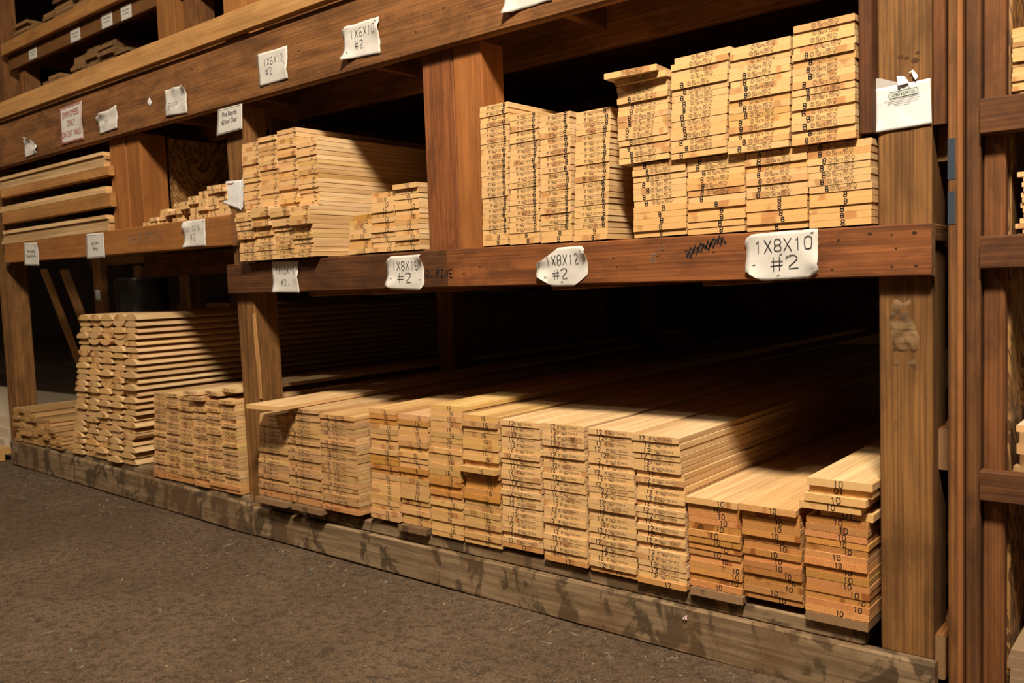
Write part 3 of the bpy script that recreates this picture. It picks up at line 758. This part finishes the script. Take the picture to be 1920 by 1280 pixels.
for k in range(15):
    t = .0118; w = .50
    me = board_mesh('thin_plywood_strip', w, t - .0006, 1.2, [PINE, PINE_END])
    v = rnd(.75, 1.0)
    o = place('thin_plywood_strip', me, (-.437 + w / 2 + (.016 if k < 2 else 0) + rnd(0, .003), .03 + rnd(-.004, .004), z + k * t), (0, 0, 0), (v, v * .97, v * .9))
    tag(o, 'thin pale strip, {} from top, upper shelf of the right rack'.format(ORD[14 - k]), 'strip', gR)
z = 1.2895
for k in range(13):
    t = .0128; w = .45
    me = board_mesh('thin_pale_batten', w, t - .0006, 1.2, [PINE, PINE_END])
    v = rnd(.85, 1.08)
    o = place('thin_pale_batten', me, (-.418 + w / 2 + rnd(-.010, .010), .03 + rnd(-.006, .006), z + k * t), (0, 0, 0), (v, v, v))
    tag(o, 'thin pale trim strip, {} from top, middle shelf of the right rack'.format(ORD[12 - k]), 'strip', gR)
z = .6885
for k, (dx, t, c) in enumerate(((.0, .022, .55), (.014, .030, .42), (.006, .026, .75), (.012, .030, .6), (.004, .018, 1.0))):
    w = .5
    me = board_mesh('thick_offcut_board', w, t - .0006, 1.0, [PALE if k == 4 else PINE, PINE_END])
    o = place('thick_offcut_board', me, (-.430 + w / 2 + dx, .032 + .003 * k, z), (0, 0, 0), (c, c * .92, c * .84)); z += t
    tag(o, 'thick offcut board, {} from top, low shelf of the right rack'.format(ORD[4 - k]), 'board', gR)
z = .101
for k, t in enumerate((.03, .03, .022, .03, .018)):
    me = board_mesh('fibreboard_sheet', .8, t - .0006, 1.3, [MDF, MDF])
    o = place('fibreboard_sheet', me, (-.448 + .4 + (.006 if k != 3 else .001) + .010, .0 + .004 * k, z)); z += t
    tag(o, 'brown fibreboard sheet, {} from top, bottom shelf of the right rack'.format(ORD[4 - k]), 'sheet', gR)

# ------------------------------------------------------------------ paper signs
def text2d(s, size):
    cu = bpy.data.curves.new('t', 'FONT'); cu.body = s; cu.size = size; cu.align_x = 'CENTER'; cu.resolution_u = 3
    o = bpy.data.objects.new('t', cu); COL.objects.link(o)
    dg = bpy.context.evaluated_depsgraph_get(); dg.update()
    me = bpy.data.meshes.new_from_object(o.evaluated_get(dg))
    V = [(v.co.x, v.co.y) for v in me.vertices]; F = [tuple(p.vertices) for p in me.polygons]
    bpy.data.objects.remove(o); bpy.data.curves.remove(cu); bpy.data.meshes.remove(me)
    return V, F
def sheet(name, cat, label, corners, y, lines=(), hand=True, crumple=.004, seed=0, mat=None, group=None, tear=.0, pen=.0035, ink=None, curl=(), nx=14, ny=14, clip=(), border=None, tack=(), sleeve=False, rows_=None):
    """a sheet between its corners (top left, top right, bottom right, bottom left as x, z), y the wall it hangs on"""
    tl, tr, br, bl = corners
    mat = mat or PAPER; ink = ink or INK
    rs = random.Random(seed)
    def xz(u, v):
        return (tl[0] * (1 - u) * v + tr[0] * u * v + br[0] * u * (1 - v) + bl[0] * (1 - u) * (1 - v), tl[1] * (1 - u) * v + tr[1] * u * v + br[1] * u * (1 - v) + bl[1] * (1 - u) * (1 - v))
    def hgt(u, v):
        h = crumple * (.8 + noise.noise((u * 2.6 + seed, v * 2.6, seed * 1.7)) + .6 * abs(noise.noise((u * 6 + seed, v * 6, 2.)))) * .6
        for cu_, cv, a in curl:
            d = math.hypot(u - cu_, v - cv); h += a * max(0, 1 - d / .38) ** 2
        return y - .0012 - max(h, 0)
    V, F = [], []
    for j in range(ny + 1):
        for i in range(nx + 1):
            u, v = i / nx, j / ny
            for cu_, cv, rad in clip:                      # cut corners
                du, dv = abs(u - cu_), abs(v - cv)
                if du + dv < rad:
                    k = (rad - du - dv) / 2; u += (k if cu_ < .5 else -k); v += (k if cv < .5 else -k)
            if tear:
                if i in (0, nx): u += rs.uniform(-tear, tear)
                if j in (0, ny): v += rs.uniform(-tear, tear)
            x, z = xz(u, v); V.append((x, hgt(u, v), z))
    for j in range(ny):
        for i in range(nx):
            a = j * (nx + 1) + i; F.append((a, a + 1, a + nx + 2, a + nx + 1))
    cx = (tl[0] + br[0]) / 2; cz = (tl[1] + br[1]) / 2
    W = math.hypot(tr[0] - tl[0], tr[1] - tl[1]); H = math.hypot(tl[0] - bl[0], tl[1] - bl[1])
    root = obj(name, V, F, mat, None, (cx, y, cz), smooth=True)
    md = root.modifiers.new('thickness', 'SOLIDIFY'); md.thickness = .0005; md.offset = 1 if False else -1
    tag(root, label, cat, group)
    LV, LF = [], []
    for ln in lines:
        s, u, v, h = ln[:4]; wr = ln[4] if len(ln) > 4 else .6; ang = ln[5] if len(ln) > 5 else 0.0
        if hand:
            pl, w = strokes(s, h, wr, .25); v2, f2 = ribbons(wobble(pl, h), pen)
            v2 = turn(v2, ang, w / 2, h / 2, w / 2, h / 2)
        else:
            v2, f2 = text2d(s, h); 
            mx = max(a for a, b in v2) - min(a for a, b in v2)
            if len(ln) > 4: k = ln[4] * W / mx; v2 = [(a * k, b) for a, b in v2]
        LV, LF = [], []; b0 = 0
        for a, b in v2:
            uu_, vv_ = u + a / W, v + b / H
            x, z = xz(uu_, vv_); LV.append((x, hgt(min(max(uu_, 0), 1), min(max(vv_, 0), 1)) - .0019, z))
        LF += [tuple(b0 + i for i in f) for f in f2]
        obj('lettering', LV, LF, ink, root, (cx, y, cz))
    LV, LF = [], []
    for (ua, va, ub, vb, pw) in (rows_ or ()):
        v2, f2 = ribbons([[(ua * W + (ub - ua) * W * q / 8, va * H + (vb - va) * H * q / 8) for q in range(9)]], pw)
        b0 = len(LV)
        for a, b in v2:
            x, z = xz(a / W, b / H); LV.append((x, hgt(a / W, b / H) - .0011, z))
        LF += [tuple(b0 + i for i in f) for f in f2]
    if LV: obj('lettering', LV, LF, ink, root, (cx, y, cz))
    if border:
        bv, bf = [], []
        for ins, pw in border:
            pts = []
            for (ua, va), (ub, vb) in (((ins, ins), (1 - ins, ins)), ((1 - ins, ins), (1 - ins, 1 - ins)), ((1 - ins, 1 - ins), (ins, 1 - ins)), ((ins, 1 - ins), (ins, ins))):
                pts.append([(ua + (ub - ua) * q / 10, va + (vb - va) * q / 10) for q in range(11)])
            for pl in pts:
                v2, f2 = ribbons([[(a * W, b * H) for a, b in pl]], pw); b0 = len(bv)
                for a, b in v2:
                    ua, va = min(max(a / W, 0), 1), min(max(b / H, 0), 1); x, z = xz(ua, va); bv.append((x, hgt(ua, va) - .0010, z))
                bf += [tuple(b0 + i for i in f) for f in f2]
        obj('border', bv, bf, ink, root, (cx, y, cz))
    for (u, v, sz) in tack:
        x, z = xz(u, v); yy = hgt(u, v)
        obj('staple', [(x - sz, yy - .0006, z - .0008), (x + sz, yy - .0006, z + .0004), (x + sz, yy - .0020, z + .0022), (x - sz, yy - .0020, z + .0010)] + [(x - sz, yy - .0026, z - .0008), (x + sz, yy - .0026, z + .0004), (x + sz, yy - .0028, z + .0022), (x - sz, yy - .0028, z + .0010)], BF, INK, root, (cx, y, cz))
    return root
G1 = 'handwritten size papers'
sheet('paper_sign', 'paper sign', 'white paper handwritten 1X8X10 #2 on the middle beam near the right post', ((-1.131, 1.342), (-.916, 1.346), (-.912, 1.206), (-1.135, 1.202)), 0, (('1X8X10', .13, .60, .036, .58, .02), ('#2', .36, .22, .038, .9, .04)), crumple=.006, seed=3, group=G1, pen=.0025, tear=.008, curl=((0, 0, .02), (1, .3, .014), (0, 1, .012)), clip=((0, 0, .22), (1, 0, .14), (0, 1, .10)), tack=((.12, .34, .004), (.5, .54, .004), (.46, .10, .004), (.93, .93, .004), (.9, .62, .004)))
sheet('paper_sign', 'paper sign', 'white paper handwritten 1X8X12 #2 on the middle beam', ((-1.926, 1.338), (-1.704, 1.342), (-1.712, 1.202), (-1.926, 1.204)), 0, (('1X8X12', .19, .56, .033, .50, .02), ('#2', .32, .20, .034, .8, .05)), crumple=.006, seed=11, group=G1, pen=.0023, curl=((0, .75, .03), (1, .85, .03), (0, .2, .02)), clip=((0, 0, .30), (1, 0, .28), (0, 1, .42), (1, 1, .10)), tack=((.08, .62, .004), (.18, .25, .004), (.5, .12, .004), (.9, .88, .004)))
sheet('paper_sign', 'paper sign', 'white paper handwritten 1X8X16 #2 on the middle beam under the short stacks', ((-2.712, 1.348), (-2.498, 1.348), (-2.500, 1.203), (-2.716, 1.214)), 0, (('1X8X16', .17, .58, .034, .50, .0), ('#2', .30, .22, .036, .9, .02)), crumple=.006, seed=21, group=G1, pen=.0023, curl=((0, 1, .03), (1, .92, .03), (0, .1, .02)), clip=((0, 1, .16), (1, 0, .16), (0, 0, .12)), tack=((.12, .32, .004), (.88, .30, .004), (.62, .47, .004)))
sheet('paper_sign', 'paper sign', 'white paper handwritten 1X10X16 #2 hanging below the tall upper stack', ((-3.515, 1.362), (-3.312, 1.354), (-3.314, 1.210), (-3.513, 1.216)), 0, (('1X10X16', .15, .60, .030, .48, .02), ('#2.', .32, .24, .027, .65, .03)), crumple=.004, seed=31, group=G1, pen=.0021, curl=((1, .5, .010), (0, 0, .012)), tack=((.1, .94, .003),))
sheet('paper_sign', 'paper sign', 'white paper handwritten 1X6X10 #2 on the catwalk beam', ((-2.912, 2.316), (-2.687, 2.316), (-2.690, 2.170), (-2.916, 2.182)), -.006, (('1X6X10', .20, .60, .034, .55, .02), ('#2', .32, .26, .032, .62, .05)), crumple=.006, seed=41, group=G1, pen=.0021, tear=.008, curl=((0, 0, .03), (0, 1, .02), (1, .7, .016)), clip=((0, 1, .12),), tack=((.9, .9, .003), (.12, .2, .003)))
sheet('paper_sign', 'paper sign', 'white paper handwritten 1X6X12 #2 on the catwalk beam', ((-3.530, 2.323), (-3.300, 2.318), (-3.303, 2.174), (-3.523, 2.175)), -.006, (('1X6X12', .22, .58, .034, .5, .02), ('#2', .26, .28, .032, .6, .05)), crumple=.005, seed=51, group=G1, pen=.0021, tear=.006, curl=((1, .3, .012),), tack=((.9, .5, .003),))
sheet('paper_sign', 'paper sign', 'white paper sign cut by the upper frame edge on the catwalk beam', ((-2.035, 2.33), (-1.80, 2.325), (-1.818, 2.184), (-2.030, 2.180)), -.006, (('1X6X8', .2, .55, .034, .5, .02),), crumple=.006, seed=61, group=G1, tear=.01, pen=.0026, curl=((0, 0, .025),))
sheet('paper_sign', 'paper sign', 'creased paper reading SWP on the catwalk beam', ((-4.354, 2.293), (-4.145, 2.285), (-4.150, 2.146), (-4.372, 2.159)), -.006, (('SWP', .18, .28, .028, .75, .02),), crumple=.012, seed=71, group=G1, pen=.0021, curl=((1, 1, .03), (.5, 1, .02)), ink=PENCIL, tack=((.82, .9, .004),))
sheet('paper_sign', 'paper sign', 'torn paper with a folded top strip on the catwalk beam', ((-5.115, 2.262), (-4.885, 2.300), (-4.890, 2.172), (-5.098, 2.165)), -.006, (('M', .40, .34, .03, .8, .1),), crumple=.010, seed=81, group=G1, pen=.0022, tear=.01, curl=((.3, 1, .03), (0, .9, .02)), ink=PENCIL)
sheet('paper_sign', 'paper sign', 'small folded paper scrap left of the red lettered sign', ((-6.150, 2.285), (-5.960, 2.250), (-5.945, 2.158), (-6.128, 2.150)), -.006, (), crumple=.012, seed=91, group=G1, tear=.012, curl=((.5, 1, .05), (1, .2, .02)), clip=((0, 1, .2), (1, 1, .45)))
sheet('paper_sign', 'paper sign', 'white paper handwritten 1X10X16 #2 on the left shelf beam', ((-4.266, 1.602), (-4.062, 1.602), (-4.066, 1.464), (-4.270, 1.466)), 0, (('1X10X16', .12, .60, .026, .5, .03), ('#2', .30, .26, .032, .62, .04)), crumple=.006, seed=101, group=G1, tear=.008, pen=.0021, curl=((0, .8, .02), (0, 0, .02)), ink=PENCIL, tack=((.92, .92, .004),))
sheet('safety_sign', 'sign', 'white sign with red lettering EMPLOYEES ONLY ON CAT WALK', ((-5.601, 2.383), (-5.303, 2.389), (-5.312, 2.163), (-5.605, 2.164)), -.008, (('EMPLOYEES', .5, .70, .052, .74), ('ONLY', .5, .45, .052, .34), ('ON CAT WALK', .5, .17, .052, .86)), hand=False, crumple=.002, seed=5, ink=REDINK, border=((.045, .004), (.012, .003)), curl=((1, .5, .008),))
G2 = 'printed labels in clear sleeves'
sheet('printed_label', 'label', 'printed label reading Pine Boards on the top of the middle post', ((-3.900, 2.127), (-3.692, 2.127), (-3.703, 2.006), (-3.926, 2.000)), .006, (('Pine Boards', .5, .66, .034, .58), ('#2 and Clear', .5, .38, .034, .62)), hand=False, crumple=.002, seed=6, group=G2, border=((.06, .0015),))
sheet('printed_label', 'label', 'printed label reading Siding hanging on the left shelf beam', ((-5.378, 1.604), (-5.158, 1.600), (-5.157, 1.454), (-5.389, 1.453)), -.001, (('Log Cabin', .5, .56, .028, .42), ('Siding', .5, .34, .028, .28)), hand=False, crumple=.002, seed=7, group=G2, border=((.07, .0012),), tack=((.5, .93, .004),))
sheet('printed_label', 'label', 'printed label reading Tongue and Groove at the left shelf beam end', ((-6.283, 1.598), (-6.063, 1.592), (-6.072, 1.440), (-6.298, 1.450)), -.001, (('Pine Siding', .5, .58, .026, .52), ('Tongue & Groove', .5, .38, .026, .72)), hand=False, crumple=.003, seed=8, group=G2, border=((.06, .0012),), curl=((1, 1, .008),))
r_ = sheet('pinned_note', 'note', 'two white notes pinned on the middle post above the left shelf', ((-3.910, 1.778), (-3.775, 1.770), (-3.800, 1.628), (-3.945, 1.672)), .034, (), crumple=.004, seed=9, mat=PAPERW, rows_=((.12, .88, .45, .88, .006),), ink=REDINK, tack=((.5, .92, .004),))
V4 = [(-3.80, .0335, 1.755), (-3.755, .0335, 1.790), (-3.778, .0335, 1.640), (-3.80, .0335, 1.625), (-3.85, .0335, 1.640)]
obj('under_note', V4 + [(x, y + .0008, z) for x, y, z in V4], [(0, 1, 2, 3, 4), (9, 8, 7, 6, 5), (0, 5, 6, 1), (1, 6, 7, 2), (2, 7, 8, 3), (3, 8, 9, 4), (4, 9, 5, 0)], PAPERW, r_, tuple(r_.location))
G3 = 'small white tags on the upper beam'
for x0, x1, z0, z1, nm in ((-8.07, -7.91, 3.275, 3.365, 'first'), (-7.275, -7.105, 3.265, 3.365, 'second'), (-6.745, -6.575, 3.265, 3.372, 'third'), (-6.44, -6.28, 3.262, 3.366, 'fourth')):
    sheet('shelf_tag', 'tag', 'small white tag on the upper beam, ' + nm + ' from its far end', ((x0, z1), (x1, z1), (x1, z0), (x0, z0)), U - .001, (), crumple=.002, seed=int(-x0 * 10), group=G3, rows_=((.2, .65, .8, .65, .006), (.25, .4, .75, .4, .005)), ink=PENCIL)
o = sheet('paper_scrap', 'paper scrap', 'tiny diamond shaped paper scrap left on the catwalk beam', ((-4.556, 2.262), (-4.525, 2.285), (-4.504, 2.252), (-4.530, 2.238)), -.006, (), crumple=.002, seed=2, mat=PAPERW, nx=4, ny=4)

# the envelope on the right post
ey = .036
env = sheet('envelope', 'envelope', 'torn white envelope with a printed lumber supply logo nailed to the right post', ((-.766, 1.716), (-.626, 1.722), (-.623, 1.603), (-.764, 1.598)), ey, (), crumple=.003, seed=13, mat=PAPERW, curl=((.0, 0, .006),), nx=20, ny=16)
def flap(name, pts, mat, bend):
    n = len(pts)
    V = [(x, y, z) for x, y, z in pts] + [(x, y + .0006, z) for x, y, z in pts]
    F = [tuple(range(n)), tuple(range(2 * n - 1, n - 1, -1))] + [(i, n + i, n + (i + 1) % n, (i + 1) % n) for i in range(n)]
    return obj(name, V, F, mat, env, tuple(env.location))
flap('torn_back', [(-.768, ey - .002, 1.745), (-.752, ey - .002, 1.743), (-.728, ey - .002, 1.733), (-.706, ey - .002, 1.725), (-.690, ey - .002, 1.716), (-.766, ey - .002, 1.712)], GREYPAPER, 0)
flap('torn_flap', [(-.710, ey - .004, 1.742), (-.690, ey - .004, 1.738), (-.678, ey - .008, 1.720), (-.690, ey - .009, 1.716), (-.706, ey - .009, 1.716)], PAPERW, 0)
flap('torn_flap', [(-.680, ey - .006, 1.745), (-.669, ey - .004, 1.752), (-.655, ey - .007, 1.733), (-.661, ey - .009, 1.722), (-.668, ey - .007, 1.733), (-.672, ey - .005, 1.746)], PAPERW, 0)
def env_text():
    c = (-.693, 1.694); a = .06
    V, F = [], []
    v2, f2 = text2d('LUMBER & SUPPLY CO.', .0115)
    k = .060 / (max(x for x, y in v2) - min(x for x, y in v2))
    v2 = turn([(x * k, y) for x, y in v2], a, 0, .004, *c); 
    obj('lettering', [(x, ey - .0055, z) for x, z in v2], f2, INK, env, tuple(env.location))
    w, h = .037, .0085
    box = [(-w, -h * .5), (-w * .94, -h), (w * .94, -h), (w, -h * .5), (w, h * .5), (w * .94, h), (-w * .94, h), (-w, h * .5), (-w, -h * .5)]
    peak = [(-.012, h), (-.004, h + .006), (.003, h + .002), (.010, h + .009), (.020, h)]
    v2, f2 = ribbons([box, peak], .0012); v2 = turn(v2, a, 0, 0, *c)
    obj('logo_border', [(x, ey - .0055, z) for x, z in v2], f2, INK, env, tuple(env.location))
    v2 = turn([(-w * .97, -h * .9), (w * .97, -h * .9), (w * .97, h * .9), (-w * .97, h * .9)], a, 0, 0, *c)
    obj('logo_field', [(x, ey - .0048, z) for x, z in v2], [(0, 1, 2, 3)], GREEN, env, tuple(env.location))
    V, F = [], []
    for j, (x0, x1) in enumerate(((-.050, .042), (-.042, .034), (-.042, .034), (-.024, .016))):
        x = x0; pl = []
        while x < x1:
            l = rnd(.004, .010); pl.append([(x, -.0135 - .0042 * j), (min(x + l, x1), -.0135 - .0042 * j)]); x += l + .0018
        v2, f2 = ribbons(pl, .0011); v2 = turn(v2, a, 0, 0, *c); b = len(V); V += v2; F += [tuple(b + i for i in f) for f in f2]
    obj('small_print', [(x, ey - .0055, z) for x, z in V], F, PENCIL, env, tuple(env.location))
    n = 10
    V = [(-.703, ey - .010, 1.706)] + [(-.703 + .0033 * math.cos(6.283 * i / n), ey - .008, 1.706 + .0033 * math.sin(6.283 * i / n)) for i in range(n)]
    obj('nail_head', V, [(0, 1 + (i + 1) % n, 1 + i) for i in range(n)], INK, env, tuple(env.location))
env_text()

# ------------------------------------------------------------------ what shows beyond the left bay
back = thing('storage_rack', (-10, 4.5, 0), 'dim brown storage rack far behind the left bay', 'rack')
def B(name, *a, **k): return beam(name, *a, back, **k)
for x, y in ((-13.2, 4.3), (-11.9, 5.2), (-9.6, 3.0), (-9.2, 5.2)): B('post', x, x + .22, y, y + .2, .03, 3.2, D['z'])
B('beam', -14.5, -8.95, 4.24, 4.30, 1.70, 1.95, D['x']); B('beam', -14.5, -8.95, 5.14, 5.2, .9, 1.05, D['x'])
B('shelf', -14.5, -8.95, 5.22, 7.0, .86, .90, D['x'])
for k in range(9):
    me = board_mesh('stored_board', .5, .03, 2.0, [AGED, AGED_END])
    o = place('stored_board', me, (-13.6 + .56 * (k % 3), 5.23, .901 + .031 * (k // 3)), (0, 0, 0), (1.1, 1.1, 1.1))
    tag(o, 'dim brown board, {} layer, {} pile on the far storage rack'.format(ORD[2 - k // 3], ORD[k % 3]), 'board', 'boards on the far storage rack')
for k, (p0, p1, w, nm) in enumerate((((-12.30, 3.05, .06), (-13.15, 2.95, 1.62), .09, 'longest of three'), ((-12.05, 3.20, .06), (-12.80, 3.08, 1.60), .12, 'widest of three'), ((-12.0, 3.38, .06), (-12.35, 3.32, 1.10), .05, 'shortest of three'))):
    d = Vector(p1) - Vector(p0)
    me = board_mesh('leaning_board', w, .03, d.length, [AGED, AGED_END])
    o = place('leaning_board', me, p0, (0, 0, 0), ((2.0, 1.7, 1.3), (1.7, 1.5, 1.2), (2.4, 1.2, .9))[k])
    o.rotation_euler = d.to_track_quat('Y', 'Z').to_euler()
    tag(o, 'thin board leaning aslant in the dark beyond the siding, ' + nm, 'board', 'boards leaning beyond the siding')
def drum(x, y, z0, r, h):
    n = 28; V, F = [], []
    prof = [(0, 0), (r, 0), (r, .03), (r * .97, .05), (r * .97, h * .33), (r, h * .35), (r * .97, h * .37), (r * .97, h * .66), (r, h * .68), (r * .97, h * .70), (r * .97, h - .05), (r, h - .03), (r, h), (r * .93, h), (r * .93, h - .03), (0, h - .03)]
    for p, q in prof:
        for i in range(n): V.append((x + p * math.cos(6.2832 * i / n), y + p * math.sin(6.2832 * i / n), z0 + q))
    for j in range(len(prof) - 1):
        for i in range(n):
            a = j * n + i; b = j * n + (i + 1) % n; F.append((a, b, b + n, a + n))
    return obj('drum', V, F, CHAR, None, (x, y, z0), smooth=True)
tag(drum(-10.85, 3.2, .04, .33, 1.40), 'dark glossy drum standing in shadow behind the left bay', 'drum')
o = sheet('paper_card', 'card', 'small white card hanging in the dark behind the siding', ((-11.735, 1.305), (-11.59, 1.305), (-11.585, 1.165), (-11.72, 1.165)), 3.0, (), crumple=.002, seed=4, mat=PAPERW, nx=4, ny=4)
# its post
P2 = beam('card_post', -11.76, -11.56, 3.002, 3.10, .03, 2.4, D['z'], back)
for k in range(3):
    me = board_mesh('panel_sheet', 3.3, .08, 1.0, [PALE, PALE])
    o = place('panel_sheet', me, (-9.05, .22, .055 + k * .0815), (0, 0, .02 * (k - 1)))
    tag(o, 'wide pale panel bundle, {} from top, beyond the far left post'.format(ORD[2 - k]), 'panel', 'pale panels beyond the far left post')
for k in range(2):
    me = board_mesh('loose_timber', .14, .045, 2.4, [PINE, PINE_END])
    o = place('loose_timber', me, (-6.95 - .0 * k, -.05 + .06 * k, .045 + .046 * k), (0, 0, math.pi / 2), (.75, .66, .5))
    tag(o, 'light timber on the floor past the curb end, {} of two'.format(('lower', 'upper')[k]), 'timber', 'timbers past the curb end')

# ------------------------------------------------------------------ litter on the dirt
def litter(name, n, label, cat, mats, size, flat, seed, near):
    q = random.Random(seed); V, F, S = [], [], []
    for k in range(n):
        if q.random() < near: x = q.uniform(-6.6, -.7); y = -.04 - abs(q.gauss(0, .16))
        else: x = q.uniform(-6.5, -.2); y = q.uniform(-2.3, -.05)
        s = size * q.uniform(.35, 1.0) * (1.7 if q.random() < .06 else 1); a = q.uniform(0, 6.28); el = (q.uniform(1, 2.2) if q.random() < .6 else q.uniform(4, 9)) if flat else q.uniform(1, 1.5)
        z = gz(x, y) + .0008; h = s * (.12 if flat else .55); b = len(V)
        m = 5 if not flat else 4
        for zz_, sc_ in ((0, 1), (h, .7)):
            for i in range(m):
                t = 6.283 * i / m + .4; r = s * .5 * q.uniform(.75, 1.1) * sc_
                px, py = r * el * math.cos(t), r * math.sin(t) * .8
                V.append((x + px * math.cos(a) - py * math.sin(a), y + px * math.sin(a) + py * math.cos(a), z + zz_))
        F += [tuple(b + i for i in range(m - 1, -1, -1)), tuple(b + m + i for i in range(m))] + [(b + i, b + (i + 1) % m, b + m + (i + 1) % m, b + m + i) for i in range(m)]
        S += [q.randrange(len(mats))] * (m + 2)
    o = obj(name, V, F, mats, slots=S); tag(o, label, cat, None, 'stuff')
CHIP = [plain('wood_chip', (.36, .25, .14), .8), plain('grey_chip', (.22, .17, .12), .8), plain('bark_chip', (.16, .10, .06), .9)]
ROCK = [plain('grey_pebble', (.11, .092, .075), .85), plain('brown_pebble', (.14, .10, .07), .9), plain('light_pebble', (.17, .14, .11), .85)]
litter('wood_chips', 480, 'scattered wood chips and shavings on the dirt floor', 'chips', CHIP, .009, True, 3, .55)
litter('pebbles', 2200, 'small pebbles bedded in the dirt floor', 'pebbles', ROCK, .011, False, 5, .18)
